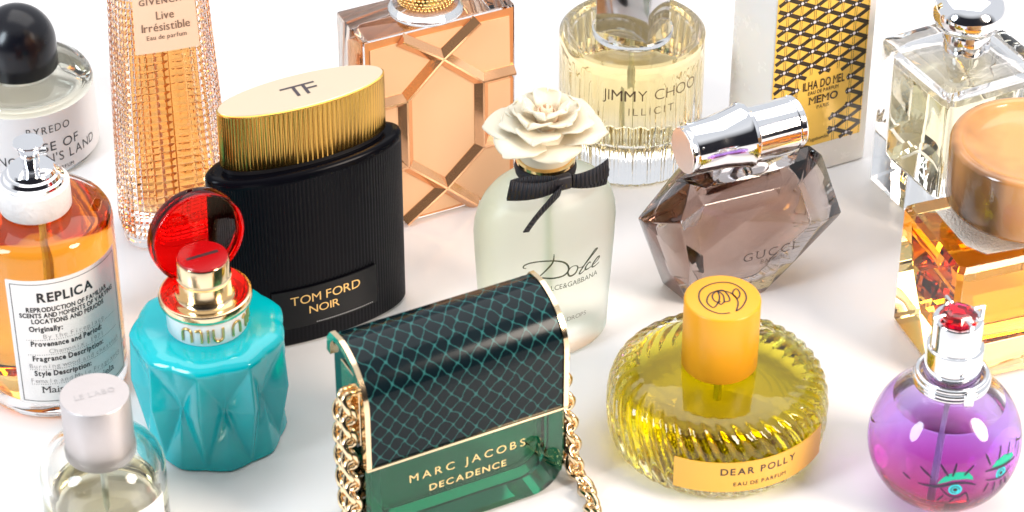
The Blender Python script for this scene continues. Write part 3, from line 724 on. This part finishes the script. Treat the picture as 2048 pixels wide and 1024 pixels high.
# ------------------------------------------------------------------ 11  amber pump bottle with typed label
def pump_bottle():
    t = thing('amber filled cylinder perfume bottle with chrome pump and typed white label', -17.82, -7.99, 31)
    Rr = 2.82; H = 8.05
    body = [(1e-3, .05), (2.2, 0), (2.6, .03), (2.78, .2), (2.82, .45), (2.82, H-.7), (2.78, H-.4), (2.66, H-.18), (2.4, H-.05), (1.6, H+.02), (1.1, H+.06), (1.0, H+.5), (1e-3, H+.5)]
    add('glass_bottle', lathe(body, 96), CLEAR, t, ang=50)
    add('perfume', lathe([(1e-3, .7), (2.3, .7), (2.55, .85), (2.6, 1.1), (2.6, 7.2), (2.5, 7.5), (2.2, 7.72), (1.6, 7.8), (1e-3, 7.82)], 96), liquid('whisky_liquid', (.96, .44, .06), 4.6), t, ang=50)
    add('dip_tube', tube([(0, 0, .9), (.2, 0, 7.9)], .14), MATS['tube_white'], t)
    m, nt_, n_, l_ = newmat('cotton_label')
    b = n_['Principled BSDF']; b.inputs['Base Color'].default_value = (.80, .76, .74, 1); b.inputs['Roughness'].default_value = .75
    tx = n_.new('ShaderNodeTexCoord'); w1 = n_.new('ShaderNodeTexNoise'); w1.inputs['Scale'].default_value = 1400
    bp = n_.new('ShaderNodeBump'); bp.inputs['Strength'].default_value = .25; bp.inputs['Distance'].default_value = .0004
    l_.new(tx.outputs['Object'], w1.inputs[0]); l_.new(w1.outputs[0], bp.inputs['Height']); l_.new(bp.outputs[0], b.inputs['Normal'])
    lab = wrapplate('label', -2.46, 2.46, .85, 6.68, cylmap(Rr, 0, .004), cylmap(Rr, 0, .022), m, t, 48)
    B = dict(bold=.03)
    mo = dict(mono=True, bold=-.012)
    L = [('REPLICA', -.22, 5.70, 2.2, .40, 'c', B), ('REPRODUCTION OF FAMILIAR', -.1, 5.25, 3.35, .2, 'c', B), ('SCENTS AND MOMENTS OF VARYING', -.05, 4.98, 4.0, .2, 'c', B), ('LOCATIONS AND PERIODS', -.15, 4.71, 2.95, .2, 'c', B),
         ('Originally:', -1.75, 4.34, 1.25, .23, 'l', B), ('Provenance and Period:', -1.75, 3.64, 2.85, .23, 'l', B), ('Fragrance Description:', -1.75, 2.94, 2.85, .23, 'l', B), ('Style Description:', -1.75, 2.24, 2.2, .23, 'l', B),
         ]
    decal('lettering', flatgeo(L), cylmap(Rr, 0, .034), BLACKINK, lab)
    decal('maker_lettering', flatgeo([('Maison Margiela', 0, 1.42, 3.1, .30, 'c', dict(serif=True, bold=-.002))]), cylmap(Rr, 0, .034), BLACKINK, lab)
    L = [('By the Fireplace', -.0, 4.0, 2.5, .2, 'c', mo), ('Chamonix, 1971', .0, 3.3, 2.2, .2, 'c', mo), ('Burning wood and chestnut', .05, 2.6, 3.9, .2, 'c', mo), ('Female and Male Fragrance', .05, 1.90, 3.9, .2, 'c', mo)]
    decal('typed_lettering', flatgeo(L), cylmap(Rr, 0, .034), GREYINK, lab)
    dots = join(*[patch(x, x+.03, z, z+.025, 1) for z in (3.92, 3.22, 2.52, 1.82) for x in [-1.9+.085*i for i in range(46)]])
    decal('dotted_lines', dots, cylmap(Rr, 0, .034), BLACKINK, lab, 0)
    decal('label_border', frame2d(-2.30, 2.30, 1.0, 6.52, .025, 48), cylmap(Rr, 0, .034), BLACKINK, lab)
    add('collar', lathe([(1.0, H+.1), (1.33, H+.1), (1.36, H+.15), (1.36, H+1.15), (1.3, H+1.2), (.9, H+1.2), (.9, H+.1)], 72), pbr('fabric_white', (.80, .76, .74), .7, 0, 0, .4, 0, (500, .4)), t, ang=40)
    P = [(1e-3, H+1.21), (1.16, H+1.21), (1.2, H+1.28), (1.18, H+1.38), (1.08, H+1.42), (1.05, H+1.5), (1.02, H+1.58), (.92, H+1.62), (.9, H+1.7), (.84, H+1.8), (.7, H+1.84), (.3, H+1.86), (1e-3, H+1.86)]
    pump = add('chrome_pump', lathe(P, 72), CHROME, t, ang=40)
    P = [(1e-3, H+1.87), (.30, H+1.87), (.30, H+2.05), (.34, H+2.08), (.36, H+2.45), (.40, H+2.6), (.57, H+2.86), (.58, H+2.9), (.56, H+2.93), (1e-3, H+2.935)]
    add('pump_head', lathe(P, 48), CHROME, pump, ang=40)
    add('nozzle', move(tube([(.3, 0, H+2.45), (.62, -.05, H+2.45)], .14, 12), rz=-12), CHROME, pump, ang=40)
pump_bottle()

# ------------------------------------------------------------------ 12  turquoise quilted bottle with red disc
def turquoise():
    t = thing('turquoise quilted perfume bottle with white collar, gold neck and tilted red disc cap', -11.3, -11.2, 27)
    n, H = 9, 5.05
    rows = 80; nc = n*32
    zt, zm, zb = 4.68, 2.65, .05
    def rad0(th, z):
        a = abs((th*n/(2*PI)+.5) % 1-.5)*2          # 0 on a ridge, 1 on a pit meridian
        if z >= zt: return 2.93-.16*a
        if z >= zm:
            v = (zt-z)/(zt-zm)
            top, mid, tv = 2.93, 3.04, 2.77           # ridge top, ridge middle, valley between apexes
            if a <= v: return top+(mid-top)*v+(2.22-mid)*a if v > 1e-6 else top
            # triangle apex, next apex, pit : falls toward the pit
            edge = top+(mid-top)*v+(2.22-mid)*v
            return edge+(tv-.42*v-edge)*(a-v)/(1-v+1e-6)
        v = (z-zb)/(zm-zb); v = max(0, v)
        if a <= v: return 2.56+(3.04-2.56)*v+(2.22-3.04)*a
        edge = 2.56+(3.04-2.56)*v+(2.22-3.04)*v
        return edge+(2.72-.26*v-edge)*(a-v)/(1-v+1e-6)
    zs = [.05+(H-.35)*i/rows for i in range(rows+1)]
    grid = [[rad0(2*PI*k/nc, z) for k in range(nc)] for z in zs]
    for _ in range(1):
        grid = [[(grid[max(i-1, 0)][k]+grid[min(i+1, rows)][k]+grid[i][k-1]+grid[i][(k+1) % nc]+2*grid[i][k])/6 for k in range(nc)] for i in range(rows+1)]
    rings = [circ(2.3, 0, nc)]
    for i in range(rows+1):
        rings.append([(grid[i][k]*math.cos(2*PI*k/nc), grid[i][k]*math.sin(2*PI*k/nc), zs[i]) for k in range(nc)])
    top = rings[-1]
    for s, z in ((.985, H-.22), (.95, H-.12), (.90, H-.05), (.80, H), (.5, H+.01)):
        rings.append([(x*s, y*s, z) for x, y, _ in top])
    add('quilted_bottle', loft(rings), pbr('turquoise_glass', (.0, .45, .50), .11, 0, .2), t, ang=70)
    col = add('white_collar', lathe([(1e-3, H+.012), (1.46, H+.012), (1.5, H+.06), (1.5, H+1.0), (1e-3, H+1.0)], 72), pbr('white_lacquer', (.82, .82, .83), .2, 0, .3), t, ang=40)
    L = [('miu', -.66, H+.28, 1.05, .55, 'c', dict(bold=.03, spacing=.05)), ('miu', .92, H+.28, 1.05, .55, 'c', dict(bold=.03, spacing=.05))]
    # rounded arch lettering built of raised gold strokes
    def arch(x, up=True, w_=.30, h=.44):
        P = [(x-w_/2, 0), (x-w_/2, h-w_/2)]+[(x-w_/2*math.cos(PI*k/6), h-w_/2+w_/2*math.sin(PI*k/6)) for k in range(1, 6)]+[(x+w_/2, h-w_/2), (x+w_/2, 0)]
        return P if up else [(a, h-b_) for a, b_ in P]
    mp = cylmap(1.5, H+.22, .025)
    for off in (-.74, 1.22):
        for P in (arch(off-.58, True, .36, .56), [(off-.24, .50), (off-.08, .56), (off-.02, .42), (off-.02, 0)], [(off+.22, 0), (off+.22, .56)], arch(off+.60, False, .36, .56)):
            add('gold_letter', tube([mp(*p) for p in P], .06, 8, False, .8), pbr('letter_gold', (.66, .45, .18), .25, 1), col, ang=60)
    z = H+1.0
    P = [(1e-3, z+.01), (1.5, z+.01), (1.62, z+.05), (1.72, z+.18), (1.74, z+.42), (1.70, z+.5), (1.58, z+.53), (1.3, z+.40), (1.1, z+.38), (1.06, z+.42), (1.0, z+.6), (.98, z+1.1), (1.02, z+1.15), (1.03, z+1.25), (.98, z+1.29), (.98, z+1.95), (.95, z+2.0), (1e-3, z+2.0)]
    add('gold_neck', lathe(P, 96), PALEGOLD, t, ang=40)
    red = pbr('red_enamel', (.38, .002, .004), .22, 0, .2)
    top = add('red_button', lathe([(1e-3, z+2.002), (.93, z+2.002), (.93, z+2.06), (.9, z+2.09), (1e-3, z+2.09)], 64), red, t)
    add('slot', box(-.62, .62, -.075, .075, z+2.092, z+2.10), BLACKINK, top, ang=0)
    nrm = Vector((.50, -.85, .06)).normalized(); ctr = Vector((-11.60, -9.95, 8.1))
    M = Matrix.Translation(ctr) @ nrm.to_track_quat('Z', 'Y').to_matrix().to_4x4()
    Mi = (Matrix.Translation((-11.3, -11.2, 0)) @ Matrix.Rotation(R(27), 4, 'Z')).inverted()
    P = [(1e-3, -.50), (1.70, -.50), (1.80, -.46), (1.83, -.34), (1.83, .16), (1.80, .2), (1.73, .18), (1.70, -.08), (1.6, -.16), (1e-3, -.18)]
    add('red_disc', move(lathe(P, 96), M=Mi @ M), glass('red_acrylic', 1.35, .02, (.90, .008, .008), .32), t, ang=40)
turquoise()

# ------------------------------------------------------------------ 13  clear round bottle with brushed metal cap
def metal_cap():
    t = thing('clear round shouldered perfume bottle with matte silver cylinder cap, lowest at the left', -14.65, -17.2, 22)
    P = [(1e-3, 0), (1.9, 0), (2.18, .1), (2.25, .35), (2.25, 3.0)]
    for k in range(1, 10):
        a = PI/2*k/10; P.append((1.0+1.25*math.cos(a), 3.0+1.35*math.sin(a)))
    P += [(.98, 4.36), (.95, 4.6), (1e-3, 4.6)]
    A = [(1e-3, 2.2), (2.0, 2.2), (2.0, 3.0)]
    for k in range(1, 9):
        a = PI/2*k/10; A.append((.85+1.15*math.cos(a), 3.0+1.15*math.sin(a)))
    A += [(.75, 4.15), (.7, 4.4), (1e-3, 4.4)]
    add('glass_bottle', join(lathe(P, 96), flip(lathe(A, 96))), glass('bottle_glass', 1.48, 0, (.90, .87, .72), 3), t, ang=60)
    add('perfume', lathe(fil(2.0, .4, 2.17, .2)), liquid('faint_liquid', (.92, .88, .72), 5), t)
    add('dip_tube', tube([(0, 0, .5), (0, 0, 4.3)], .12), MATS['tube_white'], t)
    wrapplate('label', -2.0, 2.0, .5, 2.55, cylmap(2.25, 0, .004), cylmap(2.25, 0, .02), PAPER, t, 40)
    cap = add('metal_cap', lathe([(1e-3, 3.8), (1.2, 3.8), (1.24, 3.85), (1.24, 6.42), (1.21, 6.46), (1e-3, 6.47)], 96), pbr('matte_silver', (.58, .535, .53), .42, .85, 0, .5, 0, (1800, .12)), t, ang=40)
    decal('embossed_lettering', flatgeo([('LE LABO', 0, -.1, 1.45, .26, 'c', dict(spacing=.1, bold=.01))]), topmap(6.47, 0, 0, 0, .01), pbr('emboss_grey', (.50, .47, .47), .5, .6), cap, 0)
metal_cap()

# ------------------------------------------------------------------ 14  handbag shaped bottle with chain
def handbag():
    a = R(27); BX, BY = 1.97, -14.65
    t = thing('green glass handbag shaped perfume bottle with black snakeskin flap, gold trim and chains', BX-4*math.cos(a)-1.45*math.sin(a), BY-4*math.sin(a)+1.45*math.cos(a), 27)
    # lower glass body with rounded bottom corners, profile in x-z extruded along y
    def prof(x, r, z0, z1, n=8):
        P = []
        for k in range(n+1):
            q = PI+PI/2*k/n; P.append((-x+r+r*math.cos(q), z0+r+r*math.sin(q)))
        for k in range(n+1):
            q = -PI/2+PI/2*k/n; P.append((x-r+r*math.cos(q), z0+r+r*math.sin(q)))
        return P+[(x, z1), (-x, z1)]
    def slab(p, y0, y1, bev):
        c = (0, sum(z for _, z in p)/len(p))
        sh = lambda g: [(x-math.copysign(g, x), z+(g if z < c[1] else -g)) for x, z in p]
        rings = [[(x, y, z) for x, z in pp] for pp, y in ((sh(bev), y1), (p, y1-bev), (p, y0+bev), (sh(bev), y0))]
        return loft(rings)
    gm = glass('emerald_glass', 1.5, 0, (.006, .34, .22), 1.8)
    add('glass_bottle', slab(prof(3.98, 1.25, 0, 3.9), -1.45, 1.45, .12), gm, t, ang=30)
    add('perfume', slab(prof(3.3, 1.0, .75, 3.6), -.95, .95, .2), liquid('emerald_liquid', (.45, .90, .80), 3), t, ang=30)
    # upper core under the flap
    F_ = lambda g: [(-1.45+g, 3.95), (-1.45+g, 6.5)]+[(-1.45+g+(2.0-g)*(1-math.cos(PI/2*k/9)), 6.5+(1.72-g)*math.sin(PI/2*k/9)) for k in range(1, 10)]+[(1.2-g, 8.1-g), (1.45-g, 7.6-g), (1.45-g, 3.95)]
    core = F_(.14)
    add('bottle_core', loft([[(x, y, z) for y, z in core] for x in (-3.86, 3.86)]), pbr('dark_green', (.004, .05, .035), .15, 0, .4), t, ang=30)
    # snakeskin flap
    m, nt_, n_, l_ = newmat('snakeskin')
    b = n_['Principled BSDF']; b.inputs['Roughness'].default_value = .13; b.inputs['Specular IOR Level'].default_value = .17
    uvn = n_.new('ShaderNodeTexCoord'); mpn = n_.new('ShaderNodeMapping'); nzz = n_.new('ShaderNodeTexNoise'); nzz.inputs['Scale'].default_value = 1.7
    l_.new(uvn.outputs['UV'], nzz.inputs[0])
    mixv = n_.new('ShaderNodeMixRGB'); mixv.blend_type = 'LINEAR_LIGHT'; mixv.inputs[0].default_value = .15
    l_.new(uvn.outputs['UV'], mixv.inputs[1]); l_.new(nzz.outputs['Color'], mixv.inputs[2])
    sp = n_.new('ShaderNodeSeparateXYZ'); l_.new(mixv.outputs[0], sp.inputs[0])
    def math_(op, a_, b_=None):
        k = n_.new('ShaderNodeMath'); k.operation = op
        for i, q in enumerate((a_, b_)):
            if q is None: continue
            if isinstance(q, (int, float)): k.inputs[i].default_value = q
            else: l_.new(q, k.inputs[i])
        return k.outputs[0]
    s1 = math_('MULTIPLY', sp.outputs['X'], 1.6); s2 = math_('MULTIPLY', sp.outputs['Y'], 1.35)
    pa = math_('PINGPONG', math_('ADD', s1, s2), .5); pb = math_('PINGPONG', math_('SUBTRACT', s1, s2), .5)
    # rounded scale: smooth minimum of the two crossing line families
    k = n_.new('ShaderNodeMath'); k.operation = 'SMOOTH_MIN'; l_.new(pa, k.inputs[0]); l_.new(pb, k.inputs[1]); k.inputs[2].default_value = .28
    d = k.outputs[0]
    rp = n_.new('ShaderNodeValToRGB'); e_ = rp.color_ramp.elements
    e_[0].position = .004; e_[0].color = (.025, .12, .115, 1); e_[1].position = .05; e_[1].color = (.003, .009, .012, 1)
    l_.new(d, rp.inputs[0]); l_.new(rp.outputs[0], b.inputs['Base Color'])
    bp = n_.new('ShaderNodeBump'); bp.inputs['Strength'].default_value = .10; bp.inputs['Distance'].default_value = .0006
    rp2 = n_.new('ShaderNodeMapRange'); rp2.inputs[2].default_value = .1; l_.new(d, rp2.inputs[0])
    l_.new(rp2.outputs[0], bp.inputs['Height'])
    prf = [(-1.45, 3.98+2.5*k/10) for k in range(10)]+[(-1.45+2.0*(1-math.cos(PI/2*k/14)), 6.5+1.72*math.sin(PI/2*k/14)) for k in range(15)]+[(1.15, 8.12), (1.42, 7.75), (1.46, 7.2)]
    def sheet(x0, x1, g0, g1, nx=30):
        V, F, UV = [], [], []
        def off(i, g):
            a_ = Vector(prf[max(i-1, 0)]); b_ = Vector(prf[min(i+1, len(prf)-1)]); d_ = (b_-a_).normalized(); return Vector(prf[i])+Vector((-d_.y, d_.x))*g
        L_ = [0.]
        for i in range(1, len(prf)): L_.append(L_[-1]+(Vector(prf[i])-Vector(prf[i-1])).length)
        np_ = len(prf)
        for s in (g1, g0):
            for i in range(np_):
                y, z = off(i, s)
                for j in range(nx+1): V.append((x0+(x1-x0)*j/nx, y, z)); UV.append((x0+(x1-x0)*j/nx, L_[i]))
        N = np_*(nx+1)
        for i in range(np_-1):
            for j in range(nx):
                q = (i*(nx+1)+j, i*(nx+1)+j+1, (i+1)*(nx+1)+j+1, (i+1)*(nx+1)+j)
                F += [q, tuple(k_+N for k_ in reversed(q))]
        for j in range(nx):
            F.append((j+1, j, N+j, N+j+1)); e0 = (np_-1)*(nx+1)+j; F.append((e0, e0+1, N+e0+1, N+e0))
        for i in range(np_-1):
            q0, q1 = i*(nx+1), (i+1)*(nx+1); F.append((q0, q1, N+q1, N+q0)); F.append((q1+nx, q0+nx, N+q0+nx, N+q1+nx))
        return V, F, UV
    v, f, uv = sheet(-3.82, 3.82, -.10, .06)
    add('snakeskin_flap', (v, f), m, t, ang=50, uv=uv)
    for x0, x1 in ((-4.02, -3.83), (3.83, 4.02)):
        v, f, uv = sheet(x0, x1, -.16, .14, 2); add('gold_rim', (v, f), PALEGOLD, t, ang=40)
    add('gold_edge', box(-4.02, 4.02, -1.60, -1.32, 3.86, 3.975, .03, 2), PALEGOLD, t)
    for s in (-1, 1):
        add('gold_side_plate', box(min(s*3.88, s*3.95), max(s*3.88, s*3.95), -.75, .75, 5.2, 7.4, .02, 1) if s > 0 else box(-3.95, -3.88, -.95, .55, 4.6, 7.5, .02, 1), PALEGOLD, t)
    # chains of curb links
    def link(c, d, up, roll):
        d = Vector(d).normalized(); s_ = d.cross(Vector(up)).normalized(); u_ = s_.cross(d)
        P = []
        for k in range(20):
            q = 2*PI*k/20; px = .40*math.cos(q); py = .26*math.sin(q); tw = .11*math.sin(2*q)
            c_, n__ = math.cos(R(roll)), math.sin(R(roll))
            P.append(Vector(c)+d*px+s_*(py*c_-tw*n__)+u_*(py*n__+tw*c_))
        add('chain_link', tube(P, .115, 8, True, 1.0), GOLD if False else PALEGOLD, t, ang=180)
    def chain(path, step=.48, roll0=0):
        P = [Vector(p) for p in path]; L_ = [0]
        for i in range(1, len(P)): L_.append(L_[-1]+(P[i]-P[i-1]).length)
        s = 0.; k = 0
        while s < L_[-1]:
            i = max(j for j in range(len(P)-1) if L_[j] <= s); q = (s-L_[i])/(L_[i+1]-L_[i])
            link(P[i].lerp(P[i+1], q), P[i+1]-P[i], (1, 0, .2), roll0+(48 if k % 2 else -48)); s += step; k += 1
    def arc(a_, b_, c_, d_, n=20):
        a_, b_, c_, d_ = map(Vector, (a_, b_, c_, d_)); return [a_*(1-q)**3+3*b_*q*(1-q)**2+3*c_*q*q*(1-q)+d_*q**3 for q in [i/n for i in range(n+1)]]
    chain(arc((-4.18, -.60, 6.4), (-4.3, -.65, 5), (-4.28, -.85, 2.5), (-4.3, -1.1, .2)))
    chain(arc((-4.18, -.05, 6.2), (-4.3, .0, 5), (-4.3, -.25, 2.5), (-4.3, -.6, .25)), roll0=20)
    chain(arc((4.12, -.6, 6.0), (4.2, -.7, 4.5), (4.45, -1.0, 2.4), (4.5, -1.35, .35)), roll0=10)
    chain(arc((4.25, .3, 5.8), (4.3, .3, 4.), (4.5, -.2, 1.8), (4.65, -.8, .3)), roll0=30)
    chain([(4.55, -1.5, .3), (4.5, -2.3, .22), (4.2, -3.2, .22), (3.9, -4.2, .22)], roll0=0)
    gi = pbr('gold_print', (.85, .60, .28), .28, .7)
    L = [('MARC JACOBS', 0, 2.66, 4.65, .34, 'c', dict(spacing=.28)), ('DECADENCE', 0, 2.0, 3.1, .28, 'c', dict(spacing=.12, bold=.012))]
    decal('lettering', flatgeo(L), facemap(-1.45, .0, 0, .012), gi, t, 0)
handbag()

# ------------------------------------------------------------------ 15  round ribbed bottle of yellow perfume
EMB = {'ring':[(.215,-1.111),(-.176,-1.154),(-.593,-.897),(-.829,-.466),(-.867,-.032),(-.743,.332),(-.42,.624),(.025,.756),(.457,.653),(.781,.259),(.865,-.177),(.771,-.538),(.623,-.825),(.437,-1.011)],
 'stem':[(.437,-1.011),(.533,-.61),(.525,-.322),(.413,-.032),(.166,.186),(-.181,.23)],
 'leaf':[(.53,-.249),(.381,.011),(.432,.259),(.551,.346),(.641,.113),(.607,-.134),(.53,-.249)],
 'p1':[(-.181,.23),(-.434,.069),(-.574,-.249),(-.573,-.538),(-.371,-.796),(-.178,-.466),(-.113,-.105),(-.181,.23)],
 'p2':[(-.181,.23),(-.37,-.032),(-.344,-.322),(-.222,-.466),(-.089,-.423)],
 'p3':[(-.181,.23),(.039,.259),(.196,-.032),(.245,-.365),(.039,-.466),(-.1,-.61),(-.178,-.466)],
 'p4':[(-.181,.23),(.021,-.032),(.039,-.466)]}
def yellow_round():
    t = thing('squat round twisted rib glass perfume bottle of yellow perfume with yellow cylinder cap', 7.72, -11.75, 0)
    n = 40*10
    def tw(amp, sh): return lambda a: 1+amp*(abs(math.sin(a*20+sh))-.6)
    prof = [(2.9, 0, 0), (3.4, .05, .4), (3.75, .22, .8), (3.95, .5, 1), (4.08, 1.0, 1), (4.12, 1.5, 1), (4.12, 2.1, 1), (4.05, 2.6, 1), (3.9, 3.0, 1), (3.68, 3.25, 1), (3.4, 3.40, .8), (3.1, 3.47, .35), (2.7, 3.5, 0), (2.0, 3.54, 0), (1.4, 3.56, 0), (1.2, 3.57, 0)]
    rings = []
    for i in range(len(prof)-1):
        for s in range(3):
            q = s/3; r, z, k = [prof[i][j]+(prof[i+1][j]-prof[i][j])*q for j in range(3)]
            rings.append(circ(r, z, n, tw(.035*k, z*2.0+(4.1-r)*2.2*(1 if z > 2 else 0))))
    rings.append(circ(1.2, 3.57, n))
    add('ribbed_bottle', loft(rings), glass('lime_glass', 1.49, 0, (.96, .95, .70), 6), t, ang=60)
    add('perfume', lathe([(1e-3, .5), (2.6, .5), (3.0, .62), (3.4, 1.0), (3.55, 1.6), (3.55, 2.3), (3.4, 2.9), (3.0, 3.15), (1e-3, 3.2)], 96), liquid('lime_liquid', (.86, .76, .04), 2.7), t, ang=60)
    add('dip_tube', tube([(0, 0, .6), (0, 0, 3.3)], .15), MATS['tube_white'], t)
    add('neck', lathe([(1e-3, 3.58), (1.0, 3.58), (1.0, 3.8), (1e-3, 3.8)]), GOLD, t)
    yel = pbr('mustard_plastic', (.80, .35, .012), .36, 0, 0, .5, .15)
    cap = add('yellow_cap', lathe([(1e-3, 3.62), (1.36, 3.62), (1.42, 3.7), (1.42, 6.55), (1.39, 6.61), (1.33, 6.63), (1e-3, 6.63)], 96), yel, t, ang=50)
    G = [stroke([(x*1.0, y*1.0+.17) for x, y in p], .055) for p in EMB.values()]
    decal('flower_emblem', join(*G), topmap(6.63, 0, 0, 0, .012), BLACKINK, cap, 0)
    lab = wrapplate('label', R(-25.5)*4.1, R(63)*4.1, .86, 2.22, cylmap(4.1, 0, .05), cylmap(4.1, 0, .09), pbr('orange_label', (.82, .43, .06), .35), t, 48)
    L = [('DEAR POLLY', R(19)*4.1, 1.66, 2.95, .30, 'c', dict(spacing=.14, bold=.014)), ('EAU DE PARFUM', R(19.5)*4.1, .1*11.3, 2.05, .17, 'c', dict(spacing=.12, bold=.01))]
    decal('lettering', flatgeo(L), cylmap(4.1, 0, .10), BLACKINK, lab)
yellow_round()

# ------------------------------------------------------------------ 16  violet ball bottle with jewelled cap
EYES = {
 'lidL':[(-.225,-.974,.019),(-.153,-.979,.132),(-.079,-.978,.193),(.03,-.975,.22),(.159,-.964,.214),(.223,-.965,.14),(.234,-.968,.089),(.134,-.984,.115),(-.025,-.994,.103),(-.132,-.99,.057)],
 'lineL':[(-.448,-.894,-.025),(-.327,-.945,-.023),(-.174,-.985,-.001),(-.021,-.998,.052),(.139,-.989,.056),(.275,-.961,.004)],
 'under':[(-.171,-.985,-.031),(-.064,-.986,-.156),(.068,-.979,-.191),(.157,-.981,-.118),(.215,-.925,-.315)],
 'lidR':[(.47,-.86,.197),(.542,-.796,.268),(.649,-.705,.287),(.765,-.599,.235),(.789,-.588,.176),(.714,-.684,.152),(.603,-.781,.16)],
 'lineR':[(.387,-.906,.173),(.497,-.851,.169),(.622,-.769,.149),(.734,-.664,.144),(.813,-.567,.137)],
 'unR':[(.406,-.913,.033),(.495,-.869,.008),(.621,-.784,-.014),(.718,-.695,.036),(.74,-.668,.076)],
 'l1':[(-.633,-.773,.052),(-.54,-.842,-.007)],'l2':[(-.435,-.871,.227),(-.291,-.951,.107)],'l3':[(-.196,-.928,.317),(-.086,-.984,.157)],'l4':[(.007,-.942,.337),(-.036,-.987,.159)],'l5':[(.229,-.927,.296),(.113,-.978,.173)],
 'r1':[(.381,-.833,.402),(.45,-.86,.239)],'r2':[(.589,-.687,.425),(.56,-.786,.26)],'r3':[(.721,-.572,.391),(.688,-.68,.253)],'r4':[(.832,-.431,.349),(.805,-.542,.241)],'r5':[(.869,-.41,.278),(.835,-.538,.113)],
 'd1':[(-.127,-.979,-.162),(-.192,-.941,-.279)],'d2':[(.021,-.979,-.204),(-.033,-.958,-.286)],'e1':[(.446,-.894,-.024),(.395,-.904,-.163)],'e2':[(.536,-.843,-.048),(.527,-.815,-.24)],'e3':[(.627,-.777,-.062),(.638,-.744,-.195)],'e4':[(.681,-.729,-.061),(.719,-.657,-.228)]}
def violet_ball():
    t = thing('violet ball shaped perfume bottle with drawn eyes and chrome cap set with red gem', 15.79, -15.03, 0)
    r, zc = 2.8, 2.76
    def ball(rr, z0, z1, n=40):
        a0 = math.acos(max(-1, min(1, (z0-zc)/rr))); a1 = math.acos(max(-1, min(1, (z1-zc)/rr)))
        return [(max(rr*math.sin(a0+(a1-a0)*i/n), 1e-3), zc+rr*math.cos(a0+(a1-a0)*i/n)) for i in range(n+1)]
    body = [(1e-3, .04)]+ball(r, .04, 5.3)+[(1.0, 5.35), (.95, 5.7), (1e-3, 5.7)]
    air = [(1e-3, 4.4)]+ball(2.5, 4.4, 5.02, 12)+[(1e-3, 5.03)]
    add('glass_ball', join(lathe(body, 96), flip(lathe(air, 96))), glass('violet_glass', 1.48, 0, (.88, .84, .97), 5), t, ang=50)
    add('tinted_base', lathe([(1e-3, .42)]+ball(2.5, .42, 1.42, 20)+[(1e-3, 1.42)], 96), liquid('magenta_base', (.60, .06, .30), 1.6), t, ang=50)
    add('perfume', lathe([(1e-3, 1.45)]+ball(2.5, 1.45, 4.37, 36)+[(1e-3, 4.37)], 96), liquid('violet_liquid', (.50, .29, .79), 4.4), t, ang=50)
    add('dip_tube', tube([(0, 0, 5.2), (-.15, 0, .9)], .1), MATS['tube_white'], t)
    def onball(p, lift=.012): v = Vector(p).normalized()*(r+lift); return (v.x, v.y, v.z+zc)
    def basis(p):
        n_ = Vector(p).normalized(); e1 = Vector((0, 0, 1)).cross(n_).normalized(); return n_, e1, n_.cross(e1)
    teal, cyan = pbr('teal_paint', (.0, .42, .26), .4), pbr('cyan_paint', (.02, .55, .62), .4)
    for lid, line, iris, strokes in (('lidL', 'lineL', (.014, -.999, -.052), ('under', 'l1', 'l2', 'l3', 'l4', 'l5', 'd1', 'd2')), ('lidR', 'lineR', (.613, -.788, .052), ('unR', 'r1', 'r2', 'r3', 'r4', 'r5', 'e1', 'e2', 'e3', 'e4'))):
        n0, e1, e2 = basis(iris)
        pj = lambda p: (Vector(p).dot(e1)*r, Vector(p).dot(e2)*r)
        up = lambda lift: (lambda x, y: onball(e1*x+e2*y+n0*math.sqrt(max(r*r-x*x-y*y, .01)), lift))
        pl = [pj(p) for p in EYES[lid]]
        ey = decal('painted_eyelid', (pl, [tuple(range(len(pl)))]), up(.012), teal, t, .2)
        ci = lambda rr: ([(rr*math.cos(2*PI*k/20), rr*math.sin(2*PI*k/20)) for k in range(20)], [tuple(range(20))])
        decal('painted_iris', ci(.25), up(.016), cyan, ey, .2)
        decal('painted_pupil', join(ci(.08), stroke([(.15*math.cos(k/10*2*PI), .15*math.sin(k/10*2*PI)) for k in range(9)], .03)), up(.022), BLACKINK, ey, .2)
        G = [stroke([pj(p) for p in EYES[line]], .05, w1=.13)]+[stroke([pj(p) for p in EYES[s]], .05, w1=.085) for s in strokes]
        decal('painted_lashes', join(*G), up(.026), pbr('lash_ink', (.02, .015, .04), .4), ey, .2)
    # rings and cap
    for z, rr, tr in ((5.42, 1.28, .11), (5.60, 1.30, .12), (5.78, 1.24, .11)):
        add('chrome_ring', tube([(rr*math.cos(2*PI*k/64), rr*math.sin(2*PI*k/64), z) for k in range(64)], tr, 10, True), CHROME, t, ang=180)
    add('ring_bead', move(box(-.18, .18, -.12, .12, -.24, .28, .06, 2), (.42, -1.38, 5.55)), CHROME, t)
    P = [(1e-3, 5.72), (1.02, 5.72), (1.04, 5.76), (1.04, 7.0), (1.0, 7.04), (.92, 7.06), (.9, 7.12), (.9, 8.15), (.87, 8.2), (.72, 8.2), (.70, 8.1), (1e-3, 8.08)]
    cap = add('chrome_cap', lathe(P, 72), CHROME, t, ang=35)
    for k in range(4):
        az = R(20+90*k)
        add('prong', move(box(-.07, .07, -.06, .08, 7.1, 8.42, .02, 1), (.95*math.cos(az), .95*math.sin(az), 0), math.degrees(az)+90), CHROME, cap)
        add('claw', move(box(-.06, .06, -.05, .42, 8.42, 8.5, .02, 1), (.97*math.cos(az), .97*math.sin(az), 0), math.degrees(az)+90), CHROME, cap)
    G = [circ(.25, 8.10, 8), circ(.66, 8.28, 8), circ(.68, 8.34, 8), circ(.5, 8.52, 8), circ(.36, 8.56, 8)]
    add('red_gem', loft(G), glass('ruby', 1.7, 0, (.75, .005, .05), .7), cap, ang=0)
violet_ball()
